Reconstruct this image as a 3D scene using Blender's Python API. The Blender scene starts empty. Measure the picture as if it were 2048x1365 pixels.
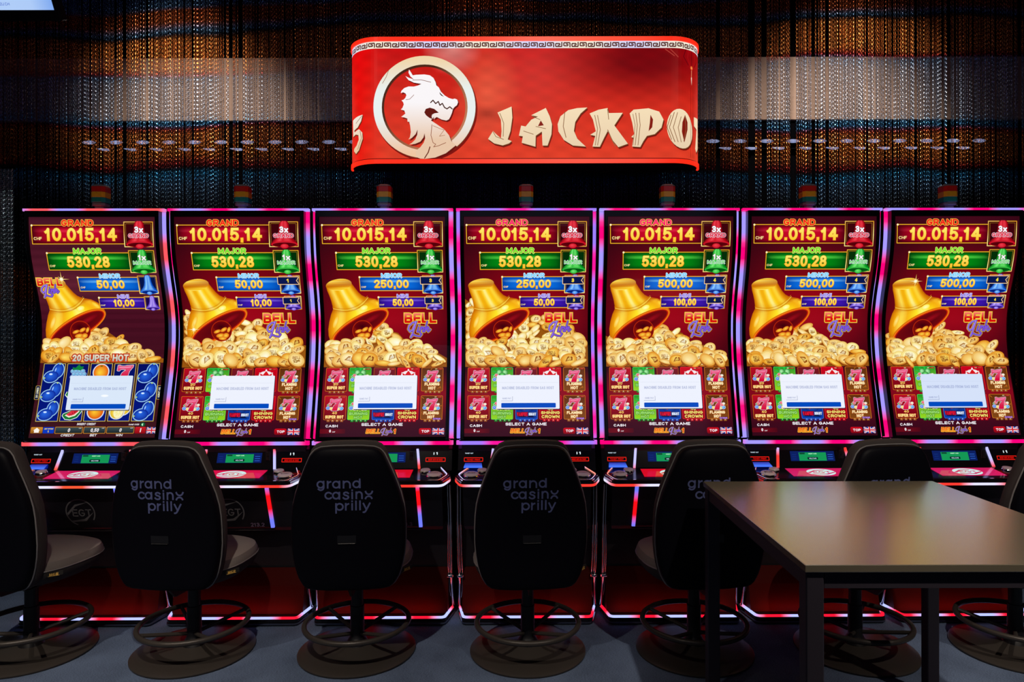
import bpy, bmesh, math, random
import numpy as np
from mathutils import Vector, Matrix
from mathutils.geometry import tessellate_polygon

R = math.radians
random.seed(7)
scene = bpy.context.scene
COL = scene.collection

# ------------------------------------------------------------------ camera
F = 1365.0            # focal length in pixels of the 2048 px wide frame (24 mm on full frame)
E = 1.385             # eye height
VX, VY = 1045.0, 668.0
cam = bpy.data.cameras.new('camera')
cam.sensor_width = 36.0
cam.lens = 36.0 * F / 2048.0
cam.shift_x = -(VX - 1024.0) / 2048.0
cam.shift_y = -(682.5 - VY) / 2048.0
cam.clip_start = 0.05
camo = bpy.data.objects.new('camera', cam)
camo.location = (0, 0, E)
camo.rotation_euler = (R(90), R(0.12), 0)
COL.objects.link(camo)
scene.camera = camo

# ------------------------------------------------------------------ world and exposure
world = bpy.data.worlds.new('dark_room')
scene.world = world
world.use_nodes = True
world.node_tree.nodes['Background'].inputs[0].default_value = (0.30, 0.33, 0.60, 1)
world.node_tree.nodes['Background'].inputs[1].default_value = 0.004
scene.view_settings.view_transform = 'Standard'
scene.view_settings.look = 'None'
scene.view_settings.exposure = 0.0
scene.view_settings.gamma = 1.0
scene.view_settings.use_curve_mapping = False

# ------------------------------------------------------------------ lamps of the room and added fill lights
def spot(name, loc, target, watts, colour, angle, blend=1.0, size=0.04):
    l = bpy.data.lights.new(name, 'SPOT')
    l.energy = watts; l.color = colour; l.spot_size = R(angle); l.spot_blend = blend
    l.shadow_soft_size = size
    o = bpy.data.objects.new(name, l)
    o.location = loc
    d = Vector(target) - Vector(loc)
    o.rotation_euler = d.to_track_quat('-Z', 'Y').to_euler()
    COL.objects.link(o)
    return o
def area(name, loc, target, watts, colour, sx, sy):
    l = bpy.data.lights.new(name, 'AREA')
    l.shape = 'RECTANGLE'; l.size = sx; l.size_y = sy
    l.energy = watts; l.color = colour
    o = bpy.data.objects.new(name, l)
    o.location = loc
    d = Vector(target) - Vector(loc)
    o.rotation_euler = d.to_track_quat('-Z', 'Y').to_euler()
    COL.objects.link(o)
    return o

WARM = (1.0, 0.86, 0.72)
# two wall washers on the chain curtain, one small one above the sign
spot('curtain_spotlight', (-2.0, 2.75, 3.45), (-1.98, 3.9, 2.72), 140, (1.0, 0.88, 0.78), 54)
spot('curtain_spotlight', (1.85, 2.75, 3.45), (1.90, 3.9, 2.68), 140, (1.0, 0.88, 0.78), 58)
spot('curtain_spotlight', (-0.2, 3.0, 3.50), (-0.2, 3.9, 3.25), 9, (1.0, 0.6, 0.45), 40)
area('cove_light', (0.0, 3.1, 3.58), (0.0, 3.95, 2.6), 1.3, (0.40, 0.28, 0.95), 6.0, 0.06)  # added violet wash that tints the curtain band, no cove fixture is visible there
# downlights of the gangway, behind and above the camera
for x in (-2.40, -0.94, 1.29, 2.65):
    spot('ceiling_spotlight', (x, 0.90, 2.95), (x, 2.36, 0.0), 175, WARM, 62, 1.0, 0.025)
# added accent spots, unseen, to brighten the machine tops and the grey chain panel
for x in (-1.5, 0.1, 1.7):
    spot('ceiling_spotlight', (x, 1.3, 3.5), (x, 3.4, 2.12), 24, WARM, 70, 1.0, 0.03)
spot('ceiling_spotlight', (-2.75, 2.2, 3.5), (-2.95, 3.72, 1.5), 40, (0.85, 0.95, 1.0), 46, 0.8, 0.03)
# added dim bluish fill from behind the camera, no fixture of the hall
area('hall_light', (0.0, -2.0, 3.0), (0.0, 3.0, 1.0), 4.5, (0.62, 0.62, 1.0), 5.0, 1.5)

# ------------------------------------------------------------------ colours and materials
def lin(c):
    c = max(0.0, min(255.0, c)) / 255.0
    return c / 12.92 if c <= 0.04045 else ((c + 0.055) / 1.055) ** 2.4
def rgb(r, g, b):
    return (lin(r), lin(g), lin(b))
def mix(a, b, t):
    t = max(0.0, min(1.0, t))
    return tuple(a[i] + (b[i] - a[i]) * t for i in range(3))
def ramp(stops, t):
    if t <= stops[0][0]: return stops[0][1]
    for (a, ca), (b, cb) in zip(stops, stops[1:]):
        if t <= b: return mix(ca, cb, (t - a) / (b - a))
    return stops[-1][1]

def mat(name, base, rough=0.5, metal=0.0, spec=0.5, bump=0.0, bscale=200.0, vary=0.0, coat=0.0):
    m = bpy.data.materials.new(name)
    m.use_nodes = True
    nt = m.node_tree
    b = nt.nodes['Principled BSDF']
    b.inputs['Base Color'].default_value = (*base, 1)
    b.inputs['Roughness'].default_value = rough
    b.inputs['Metallic'].default_value = metal
    b.inputs['Specular IOR Level'].default_value = spec
    b.inputs['Coat Weight'].default_value = coat
    b.inputs['Coat Roughness'].default_value = rough
    if bump or vary:
        tc = nt.nodes.new('ShaderNodeTexCoord')
        n = nt.nodes.new('ShaderNodeTexNoise')
        n.inputs['Scale'].default_value = bscale
        n.inputs['Detail'].default_value = 3
        nt.links.new(tc.outputs['Object'], n.inputs['Vector'])
        if bump:
            bp = nt.nodes.new('ShaderNodeBump')
            bp.inputs['Strength'].default_value = bump
            bp.inputs['Distance'].default_value = 0.002
            nt.links.new(n.outputs['Fac'], bp.inputs['Height'])
            nt.links.new(bp.outputs['Normal'], b.inputs['Normal'])
        if vary:
            mx = nt.nodes.new('ShaderNodeMix'); mx.data_type = 'RGBA'
            mx.inputs['A'].default_value = (*[c * (1 - vary) for c in base], 1)
            mx.inputs['B'].default_value = (*[min(1, c * (1 + vary)) for c in base], 1)
            nt.links.new(n.outputs['Fac'], mx.inputs['Factor'])
            nt.links.new(mx.outputs['Result'], b.inputs['Base Color'])
    return m

def glow_mat(name, strength=1.0, rough=0.08, spec=0.5, base=(0.004, 0.004, 0.005)):
    """light given off in the colours stored on the mesh, behind a glossy face"""
    m = bpy.data.materials.new(name)
    m.use_nodes = True
    nt = m.node_tree
    b = nt.nodes['Principled BSDF']
    b.inputs['Base Color'].default_value = (*base, 1)
    b.inputs['Roughness'].default_value = rough
    b.inputs['Specular IOR Level'].default_value = spec
    a = nt.nodes.new('ShaderNodeAttribute'); a.attribute_name = 'glow'
    nt.links.new(a.outputs['Color'], b.inputs['Emission Color'])
    b.inputs['Emission Strength'].default_value = strength
    return m

M = {}
M['screen'] = glow_mat('lit_screen', 1.0)
M['led'] = glow_mat('lit_led', 1.15, 0.3)
M['led_low'] = glow_mat('lit_led_floor', 1.3, 0.3)
M['gloss_black'] = mat('gloss_black', (0.006, 0.006, 0.008), 0.12, 0, 0.5)
M['satin_black'] = mat('satin_black', (0.008, 0.008, 0.010), 0.42, 0, 0.4, 0.1, 400)
M['panel_black'] = mat('panel_black', (0.006, 0.006, 0.010), 0.35, 0, 0.35, 0.05, 300)
M['chrome'] = mat('chrome', (0.62, 0.62, 0.65), 0.10, 1.0, 0.5, 0.02, 60)
M['dark_chrome'] = mat('dark_chrome', (0.30, 0.30, 0.33), 0.16, 1.0, 0.5, 0.02, 60)
M['kick'] = mat('kick_red', (0.050, 0.003, 0.002), 0.5, 0, 0.08, 0.05, 300)
M['button'] = mat('button_clear', (0.62, 0.55, 0.54), 0.25, 0, 0.5, 0.02, 200)
M['print_dark'] = mat('print_grey', (0.11, 0.11, 0.12), 0.5, 0, 0.3, 0.02, 200)
M['print_number'] = mat('print_mauve', (0.20, 0.15, 0.24), 0.5, 0, 0.3, 0.02, 200)
M['lens_red'] = mat('lens_red', (0.62, 0.016, 0.014), 0.2, 0, 0.5, 0.02, 80, 0.1, 0.6)
M['lens_yellow'] = mat('lens_yellow', (0.85, 0.40, 0.02), 0.2, 0, 0.5, 0.02, 80, 0.1, 0.6)
M['lens_green'] = mat('lens_green', (0.015, 0.24, 0.18), 0.2, 0, 0.5, 0.02, 80, 0.1, 0.6)
M['lens_cap'] = mat('lens_grey', (0.16, 0.16, 0.17), 0.3, 0, 0.5, 0.02, 80)
M['shell'] = mat('chair_shell', (0.0025, 0.0025, 0.005), 0.5, 0, 0.08, 0.15, 500)
M['fabric'] = mat('chair_fabric', (0.22, 0.195, 0.18), 0.85, 0, 0.15, 0.5, 900, 0.15)
M['fabric_dark'] = mat('chair_fabric_dark', (0.050, 0.042, 0.041), 0.85, 0, 0.15, 0.5, 900, 0.15)
M['piping'] = mat('chair_piping', (0.25, 0.24, 0.24), 0.4, 0.3, 0.4, 0.05, 300)
M['chair_print'] = mat('chair_print', (0.10, 0.12, 0.28), 0.7, 0, 0.2, 0.02, 200)
M['chair_metal'] = mat('chair_metal', (0.050, 0.043, 0.038), 0.38, 0.2, 0.4, 0.15, 600)
M['tag_gold'] = mat('tag_gold', (0.75, 0.45, 0.10), 0.5, 0, 0.3, 0.02, 200)
M['tag_black'] = mat('tag_black', (0.02, 0.018, 0.016), 0.7, 0, 0.3, 0.02, 200)
M['table_top'] = mat('table_laminate', (0.17, 0.150, 0.105), 0.23, 0, 1.0, 0.10, 700, 0.08, 1.0)
M['table_frame'] = mat('table_frame', (0.035, 0.030, 0.042), 0.55, 0, 0.3, 0.10, 500)
M['wall'] = mat('wall_black', (0.002, 0.002, 0.003), 0.9, 0, 0.03, 0.1, 80, 0.2)
M['beige'] = mat('beige_panel', (0.52, 0.36, 0.27), 0.7, 0, 0.2, 0.05, 60, 0.05)
M['ceiling'] = mat('ceiling_black', (0.01, 0.01, 0.012), 0.9, 0, 0.1, 0.1, 40, 0.2)
M['rail'] = mat('rail_black', (0.004, 0.004, 0.005), 0.8, 0, 0.05, 0.05, 100)

def carpet():
    m = bpy.data.materials.new('carpet')
    m.use_nodes = True
    nt = m.node_tree; b = nt.nodes['Principled BSDF']
    b.inputs['Roughness'].default_value = 0.95
    b.inputs['Specular IOR Level'].default_value = 0.1
    tc = nt.nodes.new('ShaderNodeTexCoord')
    n1 = nt.nodes.new('ShaderNodeTexNoise'); n1.inputs['Scale'].default_value = 420; n1.inputs['Detail'].default_value = 2
    n2 = nt.nodes.new('ShaderNodeTexNoise'); n2.inputs['Scale'].default_value = 5; n2.inputs['Detail'].default_value = 4
    mp = nt.nodes.new('ShaderNodeMapping'); mp.inputs['Scale'].default_value = (0.35, 1.6, 1)
    nt.links.new(tc.outputs['Object'], mp.inputs['Vector'])
    nt.links.new(mp.outputs['Vector'], n1.inputs['Vector'])
    nt.links.new(tc.outputs['Object'], n2.inputs['Vector'])
    ad = nt.nodes.new('ShaderNodeMath'); ad.operation = 'MULTIPLY_ADD'
    nt.links.new(n2.outputs['Fac'], ad.inputs[0]); ad.inputs[1].default_value = 0.45
    nt.links.new(n1.outputs['Fac'], ad.inputs[2])
    cr = nt.nodes.new('ShaderNodeValToRGB')
    cr.color_ramp.elements[0].position = 0.45; cr.color_ramp.elements[0].color = (0.040, 0.056, 0.096, 1)
    cr.color_ramp.elements[1].position = 1.0; cr.color_ramp.elements[1].color = (0.18, 0.25, 0.40, 1)
    nt.links.new(ad.outputs[0], cr.inputs['Fac'])
    nt.links.new(cr.outputs['Color'], b.inputs['Base Color'])
    bp = nt.nodes.new('ShaderNodeBump'); bp.inputs['Strength'].default_value = 0.6; bp.inputs['Distance'].default_value = 0.004
    nt.links.new(n1.outputs['Fac'], bp.inputs['Height'])
    nt.links.new(bp.outputs['Normal'], b.inputs['Normal'])
    return m
M['carpet'] = carpet()

# ------------------------------------------------------------------ mesh helpers
class MB:
    def __init__(s): s.v = []; s.f = []; s.c = []
    def add(s, vs, fs, cols=None):
        n = len(s.v)
        s.v += [tuple(v) for v in vs]
        s.f += [tuple(i + n for i in f) for f in fs]
        if cols is not None: s.c += list(cols)
        return s
    def box(s, x0, x1, y0, y1, z0, z1, ch=0.0):
        """box, its vertical edges chamfered when ch > 0"""
        if ch <= 0:
            vs = [(x, y, z) for z in (z0, z1) for y in (y0, y1) for x in (x0, x1)]
            fs = [(0, 2, 3, 1), (4, 5, 7, 6), (0, 1, 5, 4), (2, 6, 7, 3), (0, 4, 6, 2), (1, 3, 7, 5)]
            return s.add(vs, fs)
        p = [(x0 + ch, y0), (x1 - ch, y0), (x1, y0 + ch), (x1, y1 - ch), (x1 - ch, y1), (x0 + ch, y1), (x0, y1 - ch), (x0, y0 + ch)]
        return s.prism([(x, y) for x, y in p], z0, z1, ch * 0.6)
    def prism(s, poly, z0, z1, ch=0.0):
        """polygon in x, y raised from z0 to z1, rims chamfered"""
        n = len(poly)
        if ch <= 0:
            rings = [(poly, z0), (poly, z1)]
        else:
            cx = sum(p[0] for p in poly) / n; cy = sum(p[1] for p in poly) / n
            ins = []
            for x, y in poly:
                d = math.hypot(x - cx, y - cy) or 1
                ins.append((x - (x - cx) / d * ch, y - (y - cy) / d * ch))
            rings = [(ins, z0), (poly, z0 + ch), (poly, z1 - ch), (ins, z1)]
        vs = [(x, y, z) for pl, z in rings for x, y in pl]
        fs = [tuple(range(n - 1, -1, -1)), tuple((len(rings) - 1) * n + i for i in range(n))]
        for k in range(len(rings) - 1):
            for i in range(n):
                j = (i + 1) % n
                fs.append((k * n + i, k * n + j, (k + 1) * n + j, (k + 1) * n + i))
        return s.add(vs, fs)
    def rings(s, rings, close=True, cap0=True, cap1=True):
        n = len(rings[0])
        vs = [p for r in rings for p in r]
        fs = []
        for k in range(len(rings) - 1):
            for i in range(n if close else n - 1):
                j = (i + 1) % n
                fs.append((k * n + i, k * n + j, (k + 1) * n + j, (k + 1) * n + i))
        if cap0: fs.append(tuple(range(n - 1, -1, -1)))
        if cap1: fs.append(tuple((len(rings) - 1) * n + i for i in range(n)))
        return s.add(vs, fs)
    def lathe(s, prof, cx=0, cy=0, seg=32):
        rs = [[(cx + r * math.cos(2 * math.pi * i / seg), cy + r * math.sin(2 * math.pi * i / seg), z) for i in range(seg)] for r, z in prof]
        return s.rings(rs)
    def sweep(s, path, sec, up=(0, 0, 1), closed=False, colf=None):
        """section (side, up) swept along a path; colf(length along the path) gives a colour"""
        path = [Vector(p) for p in path]; n = len(path); up = Vector(up)
        rs = []; cols = []; L = 0
        for i, p in enumerate(path):
            a = path[i - 1] if (i > 0 or closed) else p
            b = path[(i + 1) % n] if (i < n - 1 or closed) else p
            t = (b - a)
            if i > 0: L += (p - path[i - 1]).length
            t = t.normalized() if t.length > 1e-9 else Vector((1, 0, 0))
            sd = t.cross(up); sd = sd.normalized() if sd.length > 1e-6 else Vector((1, 0, 0))
            u = sd.cross(t)
            rs.append([p + sd * q[0] + u * q[1] for q in sec])
            if colf: cols += [colf(L)] * len(sec)
        m = len(sec)
        if closed:
            vs = [p for r in rs for p in r]; fs = []
            for k in range(n):
                for i in range(m):
                    j = (i + 1) % m; k2 = (k + 1) % n
                    fs.append((k * m + i, k * m + j, k2 * m + j, k2 * m + i))
            s.add(vs, fs, cols if colf else None)
        else:
            s.rings(rs)
            if colf: s.c += cols
        return s
    def tube(s, path, r, seg=8, up=(0, 0, 1), closed=False):
        sec = [(r * math.cos(2 * math.pi * i / seg), r * math.sin(2 * math.pi * i / seg)) for i in range(seg)]
        return s.sweep(path, sec, up, closed)
    def mesh(s, name, material, smooth=False):
        me = bpy.data.meshes.new(name)
        me.from_pydata([tuple(v) for v in s.v], [], s.f)
        if s.c:
            at = me.color_attributes.new('glow', 'FLOAT_COLOR', 'POINT')
            buf = np.ones((len(s.v), 4), dtype=np.float32); buf[:, :3] = np.array(s.c, dtype=np.float32)
            at.data.foreach_set('color', buf.ravel())
        bm = bmesh.new(); bm.from_mesh(me)
        bmesh.ops.recalc_face_normals(bm, faces=bm.faces)
        bm.to_mesh(me); bm.free()
        me.materials.append(material)
        if smooth:
            me.polygons.foreach_set('use_smooth', [True] * len(me.polygons))
            try: me.set_sharp_from_angle(angle=R(38))
            except Exception: pass
        return me

def densify(path, step=0.012):
    out = []
    for a, b in zip(path, path[1:]):
        a = Vector(a); b = Vector(b); n = max(1, int((b - a).length / step))
        out += [a.lerp(b, i / n) for i in range(n)]
    out.append(Vector(path[-1]))
    return out

def round_path(path, r=0.02, n=4):
    """polyline with its corners rounded"""
    P = [Vector(p) for p in path]; out = [P[0]]
    for a, b, c in zip(P, P[1:], P[2:]):
        d1 = (a - b); d2 = (c - b); k = min(r, d1.length * 0.45, d2.length * 0.45)
        p = b + d1.normalized() * k; q = b + d2.normalized() * k
        for i in range(n + 1):
            t = i / n
            out.append(p * (1 - t) ** 2 + b * 2 * t * (1 - t) + q * t ** 2)
    out.append(P[-1])
    return out

def link(name, me, parent=None, loc=None, rot=None):
    o = bpy.data.objects.new(name, me)
    COL.objects.link(o)
    if parent is not None: o.parent = parent
    if loc is not None: o.location = loc
    if rot is not None: o.rotation_euler = rot
    return o
def thing(name, label, cat, loc=(0, 0, 0), rotz=0.0, group=None):
    o = bpy.data.objects.new(name, None); COL.objects.link(o)
    o.empty_display_size = 0.1
    o.location = loc; o.rotation_euler = (0, 0, rotz)
    o['label'] = label; o['category'] = cat
    if group: o['group'] = group
    return o
def tag(o, label=None, cat=None, group=None, kind=None):
    for k, v in (('label', label), ('category', cat), ('group', group), ('kind', kind)):
        if v: o[k] = v
    return o
CACHE = {}
def cached(key, fn):
    if key not in CACHE: CACHE[key] = fn()
    return CACHE[key]

# ------------------------------------------------------------------ flat print: text and pictures as coloured polygons
def _arc(cx, cy, rx, ry, a0, a1, n=7):
    return [(cx + rx * math.cos(R(a0 + (a1 - a0) * i / n)), cy + ry * math.sin(R(a0 + (a1 - a0) * i / n))) for i in range(n + 1)]
# capitals and figures as pen strokes in a unit box (y downwards): width, strokes
GLYPH = {
    'A': (.88, [[(0, 1), (.5, 0), (1, 1)], [(.2, .66), (.8, .66)]]),
    'B': (.78, [[(0, .5), (.62, .5)] , [(0, 0), (0, 1), (.62, 1)] + _arc(.62, .75, .38, .25, 90, -90, 6) + _arc(.62, .25, .36, .25, 90, -90, 6) + [(0, 0)]]),
    'C': (.80, [_arc(.5, .5, .5, .5, -48, -312, 12)]),
    'D': (.82, [[(0, 0), (0, 1), (.45, 1)] + _arc(.45, .5, .55, .5, 90, -90, 9) + [(0, 0)]]),
    'E': (.70, [[(1, 0), (0, 0), (0, 1), (1, 1)], [(0, .5), (.88, .5)]]),
    'F': (.68, [[(1, 0), (0, 0), (0, 1)], [(0, .5), (.85, .5)]]),
    'G': (.84, [_arc(.5, .5, .5, .5, -48, -330, 12) + [(1, .55), (.56, .55)]]),
    'H': (.80, [[(0, 0), (0, 1)], [(1, 0), (1, 1)], [(0, .5), (1, .5)]]),
    'I': (.24, [[(.5, 0), (.5, 1)]]),
    'J': (.62, [[(1, 0), (1, .68)] + _arc(.5, .68, .5, .32, 0, 165, 7)]),
    'K': (.80, [[(0, 0), (0, 1)], [(1, 0), (0, .62)], [(.34, .42), (1, 1)]]),
    'L': (.66, [[(0, 0), (0, 1), (1, 1)]]),
    'M': (.96, [[(0, 1), (0, 0), (.5, .85), (1, 0), (1, 1)]]),
    'N': (.80, [[(0, 1), (0, 0), (1, 1), (1, 0)]]),
    'O': (.86, [_arc(.5, .5, .5, .5, 0, 360, 16)]),
    'P': (.74, [[(0, 1), (0, 0), (.6, 0)] + _arc(.6, .28, .4, .28, -90, 90, 6) + [(0, .56)]]),
    'R': (.80, [[(0, 1), (0, 0), (.6, 0)] + _arc(.6, .27, .4, .27, -90, 90, 6) + [(0, .54)], [(.55, .54), (1, 1)]]),
    'S': (.74, [_arc(.5, .26, .48, .26, -25, -250, 8) + _arc(.5, .74, .5, .26, -70, 160, 8)]),
    'T': (.74, [[(0, 0), (1, 0)], [(.5, 0), (.5, 1)]]),
    'U': (.80, [[(0, 0), (0, .6)] + _arc(.5, .6, .5, .4, 180, 0, 8) + [(1, 0)]]),
    'V': (.84, [[(0, 0), (.5, 1), (1, 0)]]),
    'W': (1.1, [[(0, 0), (.25, 1), (.5, .15), (.75, 1), (1, 0)]]),
    'X': (.80, [[(0, 0), (1, 1)], [(1, 0), (0, 1)]]),
    'Y': (.80, [[(0, 0), (.5, .5), (1, 0)], [(.5, .5), (.5, 1)]]),
    '0': (.66, [_arc(.5, .5, .5, .5, 0, 360, 16)]),
    '1': (.46, [[(.02, .26), (.35, .18), (.62, 0), (.62, 1)]]),
    '2': (.66, [_arc(.5, .28, .48, .28, -165, 20, 8) + [(.05, 1), (1, 1)]]),
    '3': (.66, [_arc(.48, .25, .45, .25, -155, 90, 8) + [(.36, .5)], _arc(.48, .74, .5, .26, -90, 155, 8)]),
    '4': (.70, [[(.72, 1), (.72, 0), (0, .70), (1, .70)]]),
    '5': (.66, [[(.95, 0), (.16, 0), (.06, .50)] + _arc(.48, .68, .50, .32, -130, 150, 9)]),
    '8': (.66, [_arc(.5, .25, .42, .25, 0, 360, 12), _arc(.5, .75, .5, .25, 0, 360, 12)]),
    '.': (.24, [[(.5, .985), (.5, 1)]]), ',': (.24, [[(.5, .96), (.55, 1.0), (.35, 1.16)]]), '-': (.4, [[(0, .55), (1, .55)]]), ' ': (.36, []),
    'i': (.26, [[(.5, .3), (.5, 1)], [(.5, .0), (.5, .02)]]), 'x': (.62, [[(0, .36), (1, 1)], [(1, .36), (0, 1)]]),
}

class Art:
    """painter: later shapes lie a hair in front of earlier ones; every shape is cut along the same lines so that all follow one curved face"""
    def __init__(s, axis=1, step=24.0):
        s.v = []; s.c = []; s.f = []; s.layer = 0; s.axis = axis; s.step = step
        s.cells = {}; s.pending = 0; s.cell = None
    def up(s, n=1):
        """close one shape: it gets the lowest layer that lies above everything it covers"""
        if s.pending >= len(s.f): return
        if s.cell is None:
            xs = [v[0] for v in s.v]; ys = [v[1] for v in s.v]
            s.cell = max(max(xs) - min(xs), max(ys) - min(ys)) / 130.0
        keys = set()
        for f in s.f[s.pending:]:
            P = [s.v[i] for i in f]
            a0 = int(min(p[0] for p in P) // s.cell); a1 = int(max(p[0] for p in P) // s.cell)
            b0 = int(min(p[1] for p in P) // s.cell); b1 = int(max(p[1] for p in P) // s.cell)
            for a in range(a0, a1 + 1):
                for b in range(b0, b1 + 1): keys.add((a, b))
        lay = max((s.cells.get(k, 0) for k in keys), default=0) + 1
        for k in keys: s.cells[k] = lay
        for f in s.f[s.pending:]:
            for i in f: s.v[i] = (s.v[i][0], s.v[i][1], lay)
        s.pending = len(s.f)
    def emit(s, pts, colour):
        ax = s.axis; st = s.step
        lo = min(p[ax] for p in pts); hi = max(p[ax] for p in pts)
        k0 = math.floor(lo / st + 1e-9); k1 = math.ceil(hi / st - 1e-9)
        fn = callable(colour[0]) if isinstance(colour, list) else callable(colour)
        cur = [(p, None if fn else (colour[i] if isinstance(colour, list) else colour)) for i, p in enumerate(pts)]
        def clip(poly, lim, below):
            out = []
            for (p, cp), (q, cq) in zip(poly, poly[1:] + poly[:1]):
                a = (p[ax] - lim) * (-1 if below else 1); b = (q[ax] - lim) * (-1 if below else 1)
                if a >= 0: out.append((p, cp))
                if (a > 0 and b < 0) or (a < 0 and b > 0):
                    t = a / (a - b)
                    r = (p[0] + (q[0] - p[0]) * t, p[1] + (q[1] - p[1]) * t)
                    out.append((r, None if cp is None else mix(cp, cq, t)))
            return out
        if k1 - k0 <= 1: pieces = [cur]
        else:
            pieces = []; rest = cur
            for k in range(k0 + 1, k1):
                pieces.append(clip(rest, k * st, True)); rest = clip(rest, k * st, False)
            pieces.append(rest)
        for pc in pieces:
            if len(pc) < 3: continue
            n = len(s.v)
            for p, c in pc:
                s.v.append((p[0], p[1], s.layer)); s.c.append(colour(p[0], p[1]) if fn else c)
            s.f.append(tuple(range(n, n + len(pc))))
    def quad(s, x0, y0, x1, y1, c, nx=1, ny=1):
        """c: a colour, a function, or four corner colours"""
        for i in range(nx):
            for j in range(ny):
                a = x0 + (x1 - x0) * i / nx; b = x0 + (x1 - x0) * (i + 1) / nx
                d = y0 + (y1 - y0) * j / ny; e = y0 + (y1 - y0) * (j + 1) / ny
                s.emit([(a, d), (b, d), (b, e), (a, e)], c)
        s.up()
    def poly(s, pts, c):
        tri = tessellate_polygon([[Vector((p[0], p[1], 0)) for p in pts]])
        for t in tri:
            s.emit([pts[i] for i in t], [c[i] for i in t] if isinstance(c, list) else c)
        s.up()
    def rrect(s, x0, y0, x1, y1, r, c, slant=0.0):
        p = []
        for cx, cy, a0 in ((x1 - r, y0 + r, -90), (x1 - r, y1 - r, 0), (x0 + r, y1 - r, 90), (x0 + r, y0 + r, 180)):
            for k in range(4):
                a = R(a0 + k * 30); p.append((cx + r * math.cos(a), cy + r * math.sin(a)))
        if slant: p = [(x + slant * (y1 - y) / (y1 - y0), y) for x, y in p]
        cx = (x0 + x1) / 2; cy = (y0 + y1) / 2
        for a, b in zip(p, p[1:] + p[:1]): s.emit([(cx, cy), a, b], c)
        s.up()
    def frame(s, x0, y0, x1, y1, w, c, r=4):
        s.stroke([(x0, y0), (x1, y0), (x1, y1), (x0, y1)], w, c, True)
    def ellipse(s, cx, cy, rx, ry, ce, cc=None, rot=0.0, seg=24, a0=0, a1=360, off=(0, 0)):
        cc = cc or ce; cr = math.cos(rot); sr = math.sin(rot)
        def pt(a, k=1.0):
            x = rx * k * math.cos(a); y = ry * k * math.sin(a)
            return (cx + x * cr - y * sr, cy + x * sr + y * cr)
        ctr = (cx + off[0], cy + off[1])
        P = [pt(R(a0 + (a1 - a0) * i / seg)) for i in range(seg + 1)]
        for a, b in zip(P, P[1:]): s.emit([ctr, a, b], [cc, ce, ce])
        s.up()
    def ring(s, cx, cy, rx, ry, w, c, rot=0.0, seg=28, a0=0, a1=360):
        cr = math.cos(rot); sr = math.sin(rot)
        def pt(a, d):
            x = (rx + d) * math.cos(a); y = (ry + d) * math.sin(a)
            return (cx + x * cr - y * sr, cy + x * sr + y * cr)
        for i in range(seg):
            a = R(a0 + (a1 - a0) * i / seg); b = R(a0 + (a1 - a0) * (i + 1) / seg)
            s.emit([pt(a, w / 2), pt(b, w / 2), pt(b, -w / 2), pt(a, -w / 2)], c)
        s.up()
    def stroke(s, pts, w, c, closed=False, caps=True):
        P = list(pts) + ([pts[0]] if closed else [])
        for a, b in zip(P, P[1:]):
            d = math.hypot(b[0] - a[0], b[1] - a[1]) or 1e-6
            nx = -(b[1] - a[1]) / d * w / 2; ny = (b[0] - a[0]) / d * w / 2
            s.emit([(a[0] + nx, a[1] + ny), (b[0] + nx, b[1] + ny), (b[0] - nx, b[1] - ny), (a[0] - nx, a[1] - ny)], c)
        if caps:
            for p in pts:
                q = [(p[0] + w / 2 * math.cos(i * math.pi / 4), p[1] + w / 2 * math.sin(i * math.pi / 4)) for i in range(8)]
                s.emit(q, c)
        s.up()
    def text(s, t, x0, y0, x1, y1, c, bold=0.02, shear=0.0, outline=None, ow=2.0, space=1.0, rot=0):
        """lettering fitted into a box (y grows downwards)"""
        W, H = (x1 - x0, y1 - y0) if not rot else (y1 - y0, x1 - x0)
        gap = .09
        tot = sum(GLYPH[ch][0] for ch in t) + gap * (len(t) - 1)
        k = W / tot
        sw = min(H * (.13 + bold * 2.3), k * .34)
        def put(a, b):
            a += shear * (H - b)
            if rot == 1: return (x0 + b, y1 - a)
            if rot == 2: return (x1 - b, y0 + a)
            return (x0 + a, y0 + b)
        def run(w, col):
            a = 0.0
            for ch in t:
                gw, st = GLYPH[ch]
                for line in st:
                    P = [put(a + sw / 2 + p[0] * max(0.0, gw * k - sw), sw / 2 + p[1] * (H - sw)) for p in line]
                    if len(P) == 2 and P[0] == P[1]: continue
                    s.pen(P, w, col)
                a += (gw + gap) * k
            s.up()
        if outline is not None: run(sw + 2 * ow, outline)
        run(sw, c)
    def pen(s, P, w, c, e0=1.0, e1=1.0):
        """one pen stroke: mitred ribbon, ends extended by half a width where they are free"""
        P = [p for i, p in enumerate(P) if i == 0 or math.hypot(p[0] - P[i - 1][0], p[1] - P[i - 1][1]) > 1e-6]
        if len(P) < 2: return
        closed = math.hypot(P[0][0] - P[-1][0], P[0][1] - P[-1][1]) < 1e-6
        n = len(P); h = w / 2
        for i in range(1, n - 1):
            a = (P[i][0] - P[i - 1][0], P[i][1] - P[i - 1][1]); b = (P[i + 1][0] - P[i][0], P[i + 1][1] - P[i][1])
            if a[0] * b[0] + a[1] * b[1] < .12 * math.hypot(*a) * math.hypot(*b):
                s.pen(P[:i + 1], w, c, e0, 0.0); s.pen(P[i:], w, c, 0.0, e1)
                s.emit([(P[i][0] + h * 1.04 * math.cos(q * math.pi / 5), P[i][1] + h * 1.04 * math.sin(q * math.pi / 5)) for q in range(10)], c); return
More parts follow.
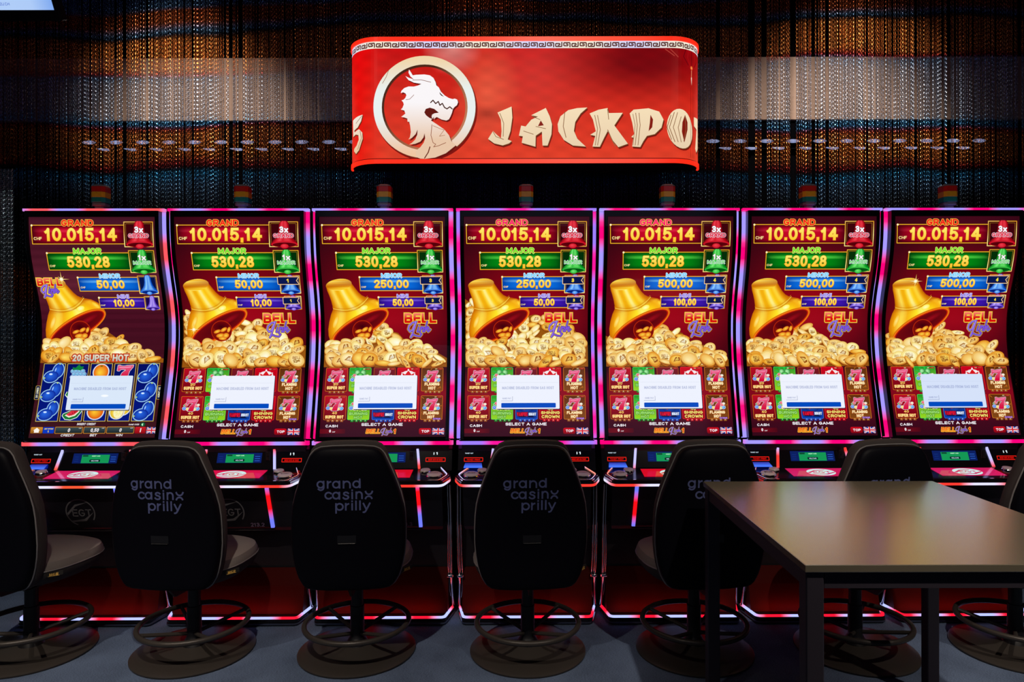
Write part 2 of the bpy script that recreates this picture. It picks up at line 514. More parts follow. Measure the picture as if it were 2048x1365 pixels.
        if closed:
            a = (P[0][0] - P[-2][0], P[0][1] - P[-2][1]); b = (P[1][0] - P[0][0], P[1][1] - P[0][1])
            closed = a[0] * b[0] + a[1] * b[1] > .12 * math.hypot(*a) * math.hypot(*b)
            if not closed:
                e0 = e1 = 0.0
                s.emit([(P[0][0] + h * 1.04 * math.cos(q * math.pi / 5), P[0][1] + h * 1.04 * math.sin(q * math.pi / 5)) for q in range(10)], c)
        L = []; Rr = []
        for i, p in enumerate(P):
            a = P[i - 1] if i > 0 else (P[-2] if closed else None)
            b = P[i + 1] if i < n - 1 else (P[1] if closed else None)
            def un(u, v):
                d = math.hypot(v[0] - u[0], v[1] - u[1]) or 1e-9
                return ((v[0] - u[0]) / d, (v[1] - u[1]) / d)
            d1 = un(a, p) if a else None; d2 = un(p, b) if b else None
            if d1 is None: d1 = d2; q = (p[0] - d2[0] * h * e0, p[1] - d2[1] * h * e0)
            elif d2 is None: d2 = d1; q = (p[0] + d1[0] * h * e1, p[1] + d1[1] * h * e1)
            else: q = p
            n1 = (-d1[1], d1[0]); n2 = (-d2[1], d2[0])
            m = (n1[0] + n2[0], n1[1] + n2[1]); ml = math.hypot(*m)
            if ml < .5: m = n1; f = 1.0
            else:
                m = (m[0] / ml, m[1] / ml); f = 1.0 / max(.45, m[0] * n1[0] + m[1] * n1[1])
            L.append((q[0] + m[0] * h * f, q[1] + m[1] * h * f)); Rr.append((q[0] - m[0] * h * f, q[1] - m[1] * h * f))
        for i in range(n - 1):
            s.emit([L[i], L[i + 1], Rr[i + 1], Rr[i]], c)
    def build(s, name, mapf, material, gap=0.000016):
        s.up()
        me = bpy.data.meshes.new(name)
        me.from_pydata([mapf(x, y, l * gap) for x, y, l in s.v], [], s.f)
        at = me.color_attributes.new('glow', 'FLOAT_COLOR', 'POINT')
        buf = np.ones((len(s.v), 4), dtype=np.float32); buf[:, :3] = np.array(s.c, dtype=np.float32)
        at.data.foreach_set('color', buf.ravel())
        me.materials.append(material)
        return me

# ------------------------------------------------------------------ the room
def struct(name, mb, material, smooth=False):
    o = link(name, mb.mesh(name, material, smooth)); o['kind'] = 'structure'; return o
def wx(px, y): return (px - VX) * y / F            # where a sight line meets the depth y
def wz(py, y): return E + (VY - py) * y / F
YC = 3.90     # chain curtain
YW = 4.30     # wall behind it
CEIL = 3.62
struct('floor', MB().box(-4.6, 4.6, -3.2, YW + 0.1, -0.08, 0.0), M['carpet'])
struct('ceiling', MB().box(-4.6, 4.6, -3.2, YW + 0.1, CEIL, CEIL + 0.08), M['ceiling'])
struct('wall_back', MB().box(-4.6, 4.6, YW, YW + 0.1, 0, CEIL), M['wall'])
struct('wall_left', MB().box(-4.7, -4.6, -3.2, YW + 0.1, 0, CEIL), M['wall'])
struct('wall_right', MB().box(4.6, 4.7, -3.2, YW + 0.1, 0, CEIL), M['wall'])
struct('wall_front', MB().box(-4.7, 4.7, -3.3, -3.2, 0, CEIL), M['wall'])
struct('trim_1', MB().box(-4.4, 4.4, YW - 0.03, YW - 0.001, wz(240, YW - 0.03), wz(115, YW - 0.03)), M['beige'])

# rows of small bluish emissive dashes before the wall, behind the chains
def dash_glow(c, k=1.0):
    def f(): pass
    return [mix((0, 0, 0), c, k)]
def light_row(name, label, y, zc, xs, kind):
    t = thing(name, label, 'light', (0, YW - 0.06, zc))
    link('rail', MB().box(min(xs) - 0.1, max(xs) + 0.1, 0.012, 0.055, -0.003, 0.003).mesh('rail', M['rail']), t)
    me = None
    for x in xs:
        if me is None:
            b = MB()
            c = rgb(150, 160, 205)
            if kind == 'oval':
                rs = []
                for k in range(9):
                    u = -1 + k / 4.0; r = math.sqrt(max(0.02, 1 - u * u))
                    rs.append([(0.042 * u, -0.012 * r * math.sin(a) + 0.004, 0.012 * r * math.cos(a)) for a in [i * math.pi / 5 for i in range(10)]])
                b.rings(rs)
                b.c = [mix((0, 0, 0), c, 0.25 + 0.75 * (1 - abs(v[0]) / 0.05)) for v in b.v]
            else:
                p = [(-0.042, 0.003), (-0.015, 0.004), (0.03, 0.003), (0.03, -0.007), (0.0, -0.009)]
                b.rings([[(x_, -0.006, z_) for x_, z_ in p], [(x_, 0.012, z_) for x_, z_ in p]])
                b.c = [mix((0, 0, 0), c, 0.85)] * len(b.v)
            me = b.mesh('lamp', M['lamp_small'])
        link('lamp', me, t, (x, 0, 0))
    return t
M['lamp_small'] = glow_mat('lit_small_lamp', 0.9, 0.4)
yl = YW - 0.06
up_x = [178, 232, 285, 338, 389, 442, 495, 551, 604, 658] + list(range(711, 1400, 54)) + [1427, 1481, 1535, 1587, 1641, 1695, 1749, 1801, 1855, 1908, 1960]
lo_x = [208, 262, 313, 370, 419, 474, 525, 577, 628, 683] + list(range(736, 1420, 54)) + [1453, 1504, 1559, 1613, 1667, 1721, 1770, 1824, 1877, 1928]
light_row('light_rail', 'upper row of oval bluish lamps glowing behind the chain curtain', yl, wz(283, yl), [wx(p, yl) for p in up_x], 'oval')
light_row('light_rail', 'lower row of thin slanted lamps just under the oval lamps behind the chains', yl, wz(297, yl), [wx(p, yl) for p in lo_x], 'fin')

# ------------------------------------------------------------------ chain curtain
def chain_material(name, grey=False):
    m = bpy.data.materials.new(name); m.use_nodes = True
    nt = m.node_tree; b = nt.nodes['Principled BSDF']
    b.inputs['Metallic'].default_value = 0.9
    b.inputs['Roughness'].default_value = 0.33
    geo = nt.nodes.new('ShaderNodeNewGeometry')
    if grey:
        n = nt.nodes.new('ShaderNodeTexNoise'); n.inputs['Scale'].default_value = 60
        nt.links.new(geo.outputs['Position'], n.inputs['Vector'])
        cr = nt.nodes.new('ShaderNodeValToRGB')
        cr.color_ramp.elements[0].position = 0.35; cr.color_ramp.elements[0].color = (0.28, 0.33, 0.34, 1)
        cr.color_ramp.elements[1].position = 0.65; cr.color_ramp.elements[1].color = (0.75, 0.82, 0.85, 1)
        nt.links.new(n.outputs['Fac'], cr.inputs['Fac']); nt.links.new(cr.outputs['Color'], b.inputs['Base Color'])
        return m
    # printed picture of drifting clouds: bands of orange, blue and black along the height, bent by noise
    sep = nt.nodes.new('ShaderNodeSeparateXYZ'); nt.links.new(geo.outputs['Position'], sep.inputs[0])
    mp = nt.nodes.new('ShaderNodeMapping'); mp.inputs['Scale'].default_value = (0.55, 0.0, 1.3); mp.inputs['Location'].default_value = (3.7, 0, 0.4)
    nt.links.new(geo.outputs['Position'], mp.inputs['Vector'])
    n = nt.nodes.new('ShaderNodeTexNoise'); n.inputs['Scale'].default_value = 1.0; n.inputs['Detail'].default_value = 3; n.inputs['Roughness'].default_value = 0.5
    nt.links.new(mp.outputs['Vector'], n.inputs['Vector'])
    w = nt.nodes.new('ShaderNodeMath'); w.operation = 'MULTIPLY_ADD'
    nt.links.new(n.outputs['Fac'], w.inputs[0]); w.inputs[1].default_value = 0.34; nt.links.new(sep.outputs['Z'], w.inputs[2])
    hi = nt.nodes.new('ShaderNodeMapRange'); hi.inputs['From Min'].default_value = 2.75; hi.inputs['From Max'].default_value = 2.95
    hi.inputs['To Min'].default_value = 0.0; hi.inputs['To Max'].default_value = -0.022
    nt.links.new(sep.outputs['Z'], hi.inputs['Value'])
    sl = nt.nodes.new('ShaderNodeMath'); sl.operation = 'MULTIPLY_ADD'
    nt.links.new(sep.outputs['X'], sl.inputs[0]); nt.links.new(hi.outputs[0], sl.inputs[1]); nt.links.new(w.outputs[0], sl.inputs[2])
    mr = nt.nodes.new('ShaderNodeMapRange')
    mr.inputs['From Min'].default_value = 0.17; mr.inputs['From Max'].default_value = 3.30 + 0.17
    nt.links.new(sl.outputs[0], mr.inputs['Value'])
    cr = nt.nodes.new('ShaderNodeValToRGB'); cr.color_ramp.interpolation = 'LINEAR'
    O = (0.85, 0.30, 0.07, 1); O2 = (0.55, 0.14, 0.04, 1); RD = (0.45, 0.03, 0.03, 1)
    B = (0.05, 0.38, 0.72, 1); B2 = (0.14, 0.30, 0.50, 1); K = (0.012, 0.012, 0.016, 1); K2 = (0.07, 0.09, 0.10, 1)
    W_ = (0.34, 0.42, 0.54, 1)
    stops = [(0.0, K2), (0.10, O2), (0.16, K), (0.22, B), (0.30, O2), (0.36, O2), (0.38, K2), (0.45, B2), (0.50, O2), (0.55, O2),
             (0.565, K2), (0.645, K2), (0.675, B2), (0.695, B), (0.706, K), (0.714, RD), (0.73, O), (0.772, O), (0.783, RD), (0.79, B), (0.81, W_),
             (0.862, W_), (0.876, B2), (0.883, RD), (0.895, O), (0.940, O), (0.948, K), (0.955, B2), (0.966, O2), (0.985, O2), (0.99, B2), (1.0, B2)]
    el = cr.color_ramp.elements
    el[0].position, el[0].color = stops[0]; el[1].position, el[1].color = stops[-1]
    for p, c in stops[1:-1]:
        e = el.new(p); e.color = c
    nt.links.new(mr.outputs[0], cr.inputs['Fac'])
    # odd bright and dull links
    n2 = nt.nodes.new('ShaderNodeTexNoise'); n2.inputs['Scale'].default_value = 90; n2.inputs['Detail'].default_value = 1
    nt.links.new(geo.outputs['Position'], n2.inputs['Vector'])
    mr2 = nt.nodes.new('ShaderNodeMapRange'); mr2.inputs['From Min'].default_value = 0.35; mr2.inputs['From Max'].default_value = 0.68
    mr2.inputs['To Min'].default_value = 0.35; mr2.inputs['To Max'].default_value = 1.35
    nt.links.new(n2.outputs['Fac'], mr2.inputs['Value'])
    mx = nt.nodes.new('ShaderNodeMix'); mx.data_type = 'RGBA'; mx.blend_type = 'MULTIPLY'; mx.inputs['Factor'].default_value = 1.0
    nt.links.new(cr.outputs['Color'], mx.inputs['A']); nt.links.new(mr2.outputs[0], mx.inputs['B'])
    nt.links.new(mx.outputs['Result'], b.inputs['Base Color'])
    return m

def strand_mesh(length, pitch, material, name):
    """one hanging chain: rings linked crosswise"""
    nl = int(length / pitch); a = pitch * 0.64; bw = pitch * 0.33; r = pitch * 0.092
    ring = MB()
    path = []
    for i in range(8):
        t = 2 * math.pi * i / 8
        path.append((bw * math.cos(t), 0, a * math.sin(t)))
    ring.sweep(path, [(r, 0), (-r * 0.5, r * 0.87), (-r * 0.5, -r * 0.87)], (0, 1, 0), True)
    v0 = np.array(ring.v); f0 = np.array(ring.f)
    nv = len(v0); V = []; Fc = []
    for k in range(nl):
        an = R(38 if k % 2 else -46)
        c, s_ = math.cos(an), math.sin(an)
        v = v0.copy()
        x, y = v[:, 0].copy(), v[:, 1].copy()
        v[:, 0] = x * c - y * s_; v[:, 1] = x * s_ + y * c
        v[:, 2] += -pitch * (k + 0.5)
        V.append(v); Fc.append(f0 + nv * k)
    V = np.concatenate(V); Fc = np.concatenate(Fc)
    me = bpy.data.meshes.new(name)
    me.from_pydata(V.tolist(), [], Fc.tolist())
    me.materials.append(material)
    return me

def curtain(name, label, xs, y, ztop, length, pitch, material, group=None):
    rnd = random.Random(3)
    strand = bpy.data.objects.new('chain_strand', strand_mesh(length, pitch, material, 'chain_strand'))
    me = bpy.data.meshes.new(name)
    me.from_pydata([(x, y + rnd.uniform(-0.004, 0.004), ztop + rnd.uniform(-pitch, 0)) for x in xs], [], [])
    at = me.attributes.new('turn', 'FLOAT_VECTOR', 'POINT')
    at.data.foreach_set('vector', np.array([(rnd.uniform(-0.0012, 0.0012), rnd.uniform(-0.0012, 0.0012), rnd.uniform(-1.2, 1.2)) for _ in xs], dtype=np.float32).ravel())
    o = link(name, me)
    tag(o, label, 'curtain', group, 'stuff')
    ng = bpy.data.node_groups.new('hang_chains', 'GeometryNodeTree')
    ng.interface.new_socket('Geometry', in_out='INPUT', socket_type='NodeSocketGeometry')
    ng.interface.new_socket('Geometry', in_out='OUTPUT', socket_type='NodeSocketGeometry')
    gi = ng.nodes.new('NodeGroupInput'); go = ng.nodes.new('NodeGroupOutput')
    ip = ng.nodes.new('GeometryNodeInstanceOnPoints')
    oi = ng.nodes.new('GeometryNodeObjectInfo'); oi.inputs['Object'].default_value = strand
    na = ng.nodes.new('GeometryNodeInputNamedAttribute'); na.data_type = 'FLOAT_VECTOR'; na.inputs['Name'].default_value = 'turn'
    ng.links.new(gi.outputs[0], ip.inputs['Points'])
    ng.links.new(oi.outputs['Geometry'], ip.inputs['Instance'])
    ng.links.new(na.outputs['Attribute'], ip.inputs['Rotation'])
    ng.links.new(ip.outputs[0], go.inputs[0])
    md = o.modifiers.new('chains', 'NODES'); md.node_group = ng
    return o

# gaps (photo columns, width) where single strands are missing
gaps = [(184, 4), (195, 4), (204, 4), (234, 4), (243, 4), (251, 9), (295, 5), (388, 4), (410, 3), (451, 4), (464, 9), (482, 7), (496, 5), (518, 5), (535, 4), (571, 4), (589, 4),
        (1437, 9), (1502, 10), (1507, 6), (1528, 12), (1587, 12), (1626, 8), (1637, 5), (1655, 6), (1692, 3), (1786, 4), (1833, 8), (1863, 4), (1886, 7), (1898, 10), (1911, 4), (2040, 8),
        (1, 4), (36, 5), (55, 5), (75, 5), (94, 4)]
xs = []; px = -210.0; rnd = random.Random(5)
while px < 2260:
    if not any(abs(px - g) < w / 2 - 0.9 for g, w in gaps):
        xs.append(wx(px, YC))
    px += rnd.choice((2.9, 3.1, 3.3, 3.5, 3.7, 4.0, 5.2))
M['chain'] = chain_material('printed_chain')
M['chain_grey'] = chain_material('grey_chain', True)
curtain('chain_curtain', 'wide curtain of thin hanging chains printed with orange and blue cloud bands', xs, YC, CEIL - 0.05, CEIL - 0.07, 0.0118, M['chain'])
link('curtain_rail', MB().box(-4.5, 4.5, YC - 0.03, YC + 0.03, CEIL - 0.055, CEIL, 0.01).mesh('curtain_rail', M['rail']))
tag(bpy.data.objects['curtain_rail'], 'black ceiling rail that carries the printed chain curtain', 'rail')
yg = 3.72
xg = []; px = -170
while px < 27:
    xg.append(wx(px, yg)); px += rnd.choice((3.4, 3.7, 4.0))
curtain('chain_curtain', 'narrow pale grey chain panel hanging at the far left edge', xg, yg, wz(334, yg), wz(334, yg) - 0.03, 0.0118, M['chain_grey'])
rl = thing('curtain_rail', 'short black rail with a hanger rod above the pale grey chain panel', 'rail', (0, yg, wz(334, yg)))
link('bar', MB().box(wx(-175, yg), wx(28, yg), -0.02, 0.02, 0.0, 0.012, 0.003).mesh('bar', M['rail']), rl)
link('hanger_rod', MB().tube([(wx(-80, yg), 0, 0.01), (wx(-80, yg), 0, CEIL - wz(334, yg))], 0.006).mesh('hanger_rod', M['rail']), rl)

# ------------------------------------------------------------------ curved red jackpot display
SY = 3.40; SR = 0.165             # depth of its flat face, radius of its ends
FX0, FX1 = 757.0, 1345.0          # where the flat part ends (photo columns)
sk = SY / F
def sign_map(x, y, d, proud=0.0):
    i = math.floor(x / 7.0); t = x / 7.0 - i
    p, q = sign_pt(i * 7.0, y, d), sign_pt(i * 7.0 + 7.0, y, d)
    return tuple(p[j] + (q[j] - p[j]) * t for j in range(3))
def sign_pt(x, y, d):
    z = wz(y, SY)
    if x < FX0:
        a = (FX0 - x) * sk / SR
        return (wx(FX0, SY) - (SR + d) * math.sin(a), SY + SR - (SR + d) * math.cos(a), z)
    if x > FX1:
        a = (x - FX1) * sk / SR
        return (wx(FX1, SY) + (SR + d) * math.sin(a), SY + SR - (SR + d) * math.cos(a), z)
    return (wx(x, SY), SY - d, z)
quarter = SR * math.pi / 2 / sk
XL, XR = FX0 - quarter, FX1 + quarter
sx_all = [XL + (FX0 - XL) * i / 14 for i in range(14)] + [FX0 + (FX1 - FX0) * i / 10 for i in range(10)] + [FX1 + (XR - FX1) * i / 14 for i in range(15)]

sign = thing('jackpot_display', 'wide curved red display with ivory dragon ring and jackpot lettering above the machines', 'display', (0, 0, 0))
SIGN_TOP, SIGN_BOT = 83.0, 318.0
# housing
hb = MB()
outer = [sign_pt(x, 0, -0.006) for x in sx_all]
inner = [(p[0] * 0.97 + 0.0, min(p[1] + 0.10, SY + SR + 0.06), 0) for p in outer]
ring = [(p[0], p[1]) for p in outer] + [(p[0], p[1]) for p in reversed(inner)]
zt, zb = wz(75, SY), wz(325, SY)
hb.rings([[(p[0], p[1], zb) for p in outer], [(p[0], p[1], zt) for p in outer]], False, False, False)
hb.add([(p[0], p[1], zt - 0.004) for p in outer], [tuple(range(len(outer)))])
hb.add([(p[0], p[1], zb + 0.004) for p in outer], [tuple(range(len(outer)))])
hb.box(outer[0][0] + 0.01, outer[-1][0] - 0.01, SY + SR - 0.01, SY + SR + 0.03, zb + 0.004, zt - 0.004)
link('housing', hb.mesh('housing', M['satin_black']), sign)
for px in (860, 1240):
    link('bracket', MB().box(wx(px, SY) - 0.03, wx(px, SY) + 0.03, SY + SR + 0.02, YW - 0.031, wz(140, SY) - 0.03, wz(140, SY) + 0.03, 0.004).mesh('bracket', M['rail']), sign)
def lip(y0, y1, c0, c1, name):
    b = MB()
    rs = []; cols = []
    for x in sx_all:
        p = [sign_pt(x, y0, 0.006), sign_pt(x, y1, 0.006), sign_pt(x, y1, -0.004), sign_pt(x, y0, -0.004)]
        rs.append(p)
        c = mix(c0, c1, max(0, 1 - abs(x - 1150) / 300)) if FX0 < x < FX1 else c0
        cols += [c] * 4
    b.rings(rs); b.c = cols
    return link(name, b.mesh(name, M['led']), sign)
lip(74, 82.5, rgb(252, 42, 20), rgb(255, 84, 60), 'led_strip')
lip(318.5, 326.5, rgb(252, 42, 20), rgb(255, 84, 66), 'led_strip')

A = Art(axis=0, step=7.0)
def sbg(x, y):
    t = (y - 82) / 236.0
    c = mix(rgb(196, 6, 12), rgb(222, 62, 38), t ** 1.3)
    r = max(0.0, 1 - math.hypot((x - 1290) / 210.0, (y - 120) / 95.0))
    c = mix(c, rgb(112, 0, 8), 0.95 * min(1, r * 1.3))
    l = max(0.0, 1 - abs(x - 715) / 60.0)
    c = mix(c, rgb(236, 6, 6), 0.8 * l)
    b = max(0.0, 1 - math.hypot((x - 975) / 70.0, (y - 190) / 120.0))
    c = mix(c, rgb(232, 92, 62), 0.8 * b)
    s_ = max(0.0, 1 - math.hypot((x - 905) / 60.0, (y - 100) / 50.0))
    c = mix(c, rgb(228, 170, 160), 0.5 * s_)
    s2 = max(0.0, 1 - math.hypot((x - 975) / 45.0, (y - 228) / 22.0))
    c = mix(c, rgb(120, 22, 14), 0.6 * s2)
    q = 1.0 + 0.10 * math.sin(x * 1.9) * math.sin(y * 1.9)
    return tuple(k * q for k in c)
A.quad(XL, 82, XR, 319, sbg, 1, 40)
A.quad(XL, 316.5, XR, 318.2, rgb(50, 4, 4))
# meander border
A.quad(XL, 82.5, XR, 96.5, lambda x, y: mix(rgb(244, 236, 214), rgb(214, 216, 250), 0.5 + 0.5 * math.sin(x * 0.031)))
u = 16.3; k = 0; x = XL
while x < XR:
    f = (lambda p: p) if k % 2 == 0 else (lambda p: (1 - p[0], 1 - p[1]))
    pts = [(0.95, 0.0), (0.95, 0.86), (0.2, 0.86), (0.2, 0.28), (0.70, 0.28), (0.70, 0.60), (0.44, 0.60)] if k % 2 == 0 else \
          [(0.95, 1.0), (0.95, 0.14), (0.2, 0.14), (0.2, 0.72), (0.70, 0.72), (0.70, 0.40), (0.44, 0.40)]
    A.stroke([(x + p[0] * u, 84.2 + p[1] * 10.6) for p in pts], 2.3, rgb(76, 20, 14), False, False)
    A.layer -= 1
    x += u; k += 1
A.up()
IV = lambda x, y: mix(rgb(244, 240, 232), rgb(236, 200, 160), max(0, (y - 205) / 90.0)) if x < 962 else mix(rgb(246, 224, 186), rgb(232, 206, 172), (y - 210) / 90.0)
DK = rgb(92, 14, 8)
def zs(p): return (680 + p[0] / 4.707, 60 + p[1] / 4.707)
def zt_(p): return (960 + p[0] / 4.452, 60 + p[1] / 4.452)
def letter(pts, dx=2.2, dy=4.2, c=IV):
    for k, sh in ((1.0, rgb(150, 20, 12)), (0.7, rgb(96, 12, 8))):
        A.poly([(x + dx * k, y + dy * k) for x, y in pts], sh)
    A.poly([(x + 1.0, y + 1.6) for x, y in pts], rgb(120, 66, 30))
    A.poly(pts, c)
# ring and dragon
cx, cy = 680 + 799 / 4.707, 60 + 723 / 4.707
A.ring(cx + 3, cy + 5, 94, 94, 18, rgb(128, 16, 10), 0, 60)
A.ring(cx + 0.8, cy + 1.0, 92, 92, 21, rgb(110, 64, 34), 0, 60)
A.ring(cx, cy, 93.5, 93.5, 17.5, lambda x, y: mix(mix(rgb(240, 214, 170), rgb(232, 240, 238), max(0, min(1, (y - 120) / 60.0))), rgb(240, 196, 160), max(0, (y - 235) / 70.0)), 0, 72)
A.ring(cx + 0.6, cy + 0.8, 83.6, 83.6, 4.4, lambda x, y: mix(rgb(70, 34, 20), rgb(190, 120, 84), max(0, min(1, ((x - cx) + (y - cy) + 60) / 160.0))), 0, 60)
head = [(655, 370), (672, 395), (690, 425), (720, 420), (800, 417), (850, 425), (885, 450), (905, 490), (912, 520), (935, 540), (955, 580), (990, 615),
        (1030, 640), (1065, 650), (1085, 645), (1108, 655), (1116, 680), (1105, 708), (1085, 722), (1068, 742), (1058, 780), (1045, 812), (1030, 840), (1005, 852),
        (960, 842), (915, 818), (885, 838), (890, 815), (860, 850), (920, 890), (985, 935), (1030, 990), (1052, 1045), (1095, 1085), (1000, 1160), (900, 1200), (805, 1212), (760, 1210), (720, 1195), (715, 1140), (760, 1102),
        (792, 1060), (806, 1020), (800, 970), (790, 1010), (760, 1050), (710, 1071), (655, 1077), (682, 1060), (712, 1030), (731, 985), (735, 935),
        (715, 980), (680, 1015), (648, 1030), (662, 1008), (671, 960), (665, 900), (655, 862), (640, 862), (638, 832), (610, 822), (580, 816), (602, 800), (620, 785),
        (610, 757), (577, 746), (592, 733), (605, 700), (600, 680), (584, 660), (602, 655), (618, 640), (630, 614), (622, 596), (600, 585), (576, 592),
        (584, 570), (610, 545), (650, 530), (700, 531), (740, 521), (772, 506), (700, 494), (650, 470), (621, 432), (650, 447), (700, 464), (668, 436), (650, 400)]
hp = [zs(p) for p in head]
A.poly([(x + 2.4, y + 3.0) for x, y in hp], rgb(104, 14, 8))
A.poly(hp, lambda x, y: mix(rgb(250, 246, 248), rgb(232, 198, 168), max(0, min(1, (y - 205) / 75.0))))
A.poly([zs(p) for p in [(798, 775), (812, 742), (850, 730), (892, 742), (935, 778), (895, 783), (872, 795), (866, 815), (876, 838), (845, 826), (815, 802)]], rgb(98, 20, 12))
A.stroke([zs(p) for p in [(858, 682), (880, 660), (905, 692), (930, 672), (945, 708), (968, 690), (988, 728), (1012, 742), (1038, 722), (1060, 742)]], 2.2, rgb(70, 34, 26))
A.poly([zs(p) for p in [(942, 582), (955, 600), (985, 628), (960, 618), (945, 602)]], rgb(60, 30, 26))
A.stroke([zs(p) for p in [(690, 470), (770, 468), (860, 490)]], 1.2, rgb(150, 110, 100))
A.stroke([zs(p) for p in [(850, 1100), (835, 1150), (800, 1205)]], 2.0, rgb(104, 34, 16))
A.stroke([zs(p) for p in [(870, 890), (860, 990), (880, 1060), (905, 1075), (885, 1100), (930, 1090), (1000, 1060)]], 1.2, rgb(150, 86, 60))
A.stroke([zs(p) for p in [(880, 900), (950, 930), (985, 940), (940, 1000), (990, 990)]], 1.0, rgb(176, 116, 84))
A.stroke([zs(p) for p in [(700, 610), (660, 650), (625, 655)]], 1.0, rgb(150, 100, 84))
A.stroke([zs(p) for p in [(462, 380), (440, 440), (405, 500)]], 1.0, rgb(150, 110, 80))
# J A C K P O T
J = [(160, 735), (285, 682), (292, 780), (275, 900), (250, 975), (285, 990), (262, 1010), (205, 1028), (130, 1010), (75, 970), (120, 900), (150, 930), (190, 965), (196, 900), (190, 800)]
AA = [(460, 760), (590, 695), (625, 770), (645, 840), (640, 930), (605, 1030), (560, 1030), (555, 905), (500, 942), (497, 1040), (375, 1005), (385, 947), (350, 942), (370, 852), (410, 860), (460, 800), (520, 772)]
CC = [(960, 692), (900, 745), (852, 820), (840, 900), (870, 970), (945, 1040), (830, 1030), (750, 980), (702, 905), (695, 840), (720, 770), (790, 715), (870, 697)]
KK = [(980, 745), (1060, 712), (1140, 697), (1150, 742), (1275, 740), (1200, 852), (1250, 920), (1320, 1015), (1235, 1046), (1185, 985), (1140, 902), (1110, 960), (1070, 1042), (1005, 1040), (1030, 945), (985, 935), (1035, 905), (1010, 800)]
PP = [(1337, 745), (1372, 712), (1505, 700), (1600, 730), (1638, 800), (1620, 872), (1560, 930), (1490, 946), (1460, 990), (1430, 1045), (1358, 1040), (1370, 962), (1350, 955), (1377, 930), (1360, 830)]
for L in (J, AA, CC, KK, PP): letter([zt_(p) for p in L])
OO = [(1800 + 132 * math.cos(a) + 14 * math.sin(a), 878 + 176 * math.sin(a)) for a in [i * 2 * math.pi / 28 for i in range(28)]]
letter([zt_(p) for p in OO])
for T in ([(545, 806), (572, 850), (520, 858)], [(1522, 758), (1545, 800), (1537, 870), (1505, 905), (1516, 830)], [(1840, 750), (1868, 815), (1868, 880), (1832, 1000), (1806, 905), (1812, 820)]):
    A.poly([zt_(p) for p in T], rgb(132, 26, 14))
for S_, w in (([(1800, 770), (1770, 870), (1800, 1000)], 1.3), ([(1735, 735), (1690, 870), (1740, 1000)], 1.4), ([(1765, 735), (1725, 870), (1770, 1000)], 1.3), ([(1705, 760), (1670, 870), (1710, 980)], 1.3),
              ([(1840, 760), (1850, 880), (1825, 990)], 1.0), ([(1390, 740), (1405, 850), (1385, 1030)], 1.2), ([(1420, 740), (1430, 850), (1410, 1030)], 1.2), ([(1365, 750), (1385, 850), (1365, 1030)], 1.0),
              ([(1025, 760), (1050, 880), (1030, 1030)], 1.2), ([(1050, 760), (1075, 890), (1050, 1030)], 1.2), ([(1140, 705), (1150, 800)], 1.3), ([(1140, 890), (1170, 960), (1210, 1040)], 1.5),
              ([(760, 730), (745, 860), (770, 960)], 1.4), ([(180, 740), (215, 830), (210, 950)], 1.2), ([(120, 905), (145, 950), (215, 975)], 1.2), ([(500, 860), (590, 880)], 1.2), ([(390, 900), (480, 930)], 1.2), ([(470, 770), (540, 800)], 1.2)):
    A.stroke([zt_(p) for p in S_], w, rgb(142, 98, 62), False, False)
letter([(1386 + a, 60 + b / 4.452) for a, b in [(14, 750), (40, 740), (40, 1010), (26, 1060), (20, 1030), (28, 850), (15, 830)]], 2, 4)
# lantern at the right end
for i, dx in enumerate((-22, -12, 0, 12, 22)):
    A.stroke([(1392 + dx * 0.75, 97), (1392 + dx, 112), (1392 + dx * 0.45, 127)], 1.6, rgb(166, 12, 18) if i % 2 else rgb(96, 0, 10))
A.ellipse(1392, 131, 4, 4, rgb(220, 60, 20), rgb(255, 170, 90))
A.stroke([(1392, 136), (1391.5, 150)], 1.6, rgb(240, 140, 100)); A.stroke([(1391.5, 151), (1392, 166)], 2.6, lambda x, y: mix(rgb(255, 225, 200), rgb(170, 20, 14), (y - 153) / 13))
for dx in (-3, 3, 8): A.stroke([(1392 + dx, 172), (1392 + dx, 312)], 0.7, rgb(120, 0, 4))
for q in ((1332, 99, 1350, 112), (1342, 99, 1358, 114)): A.stroke([(q[0], q[1]), (q[2], q[3])], 1.6, rgb(176, 60, 50))
# end of a letter at the left
letter([zs((p[0] - 0, p[1])) for p in [(20, 800), (140, 785), (200, 782), (180, 840), (130, 890), (60, 905), (70, 925), (150, 910), (195, 950), (200, 1010), (150, 1110), (100, 1138), (50, 1100), (60, 1080), (110, 1060), (146, 1010), (140, 965), (95, 950), (30, 960)]], 2, 3)
A.stroke([zs(p) for p in [(100, 845), (150, 820), (190, 790)]], 1.3, rgb(140, 90, 50)); A.stroke([zs(p) for p in [(165, 930), (185, 1000), (130, 1100)]], 1.3, rgb(140, 90, 50))
M['sign'] = glow_mat('lit_sign', 1.0, 0.35, 0.15)
link('screen', A.build('screen', sign_map, M['sign']), sign)

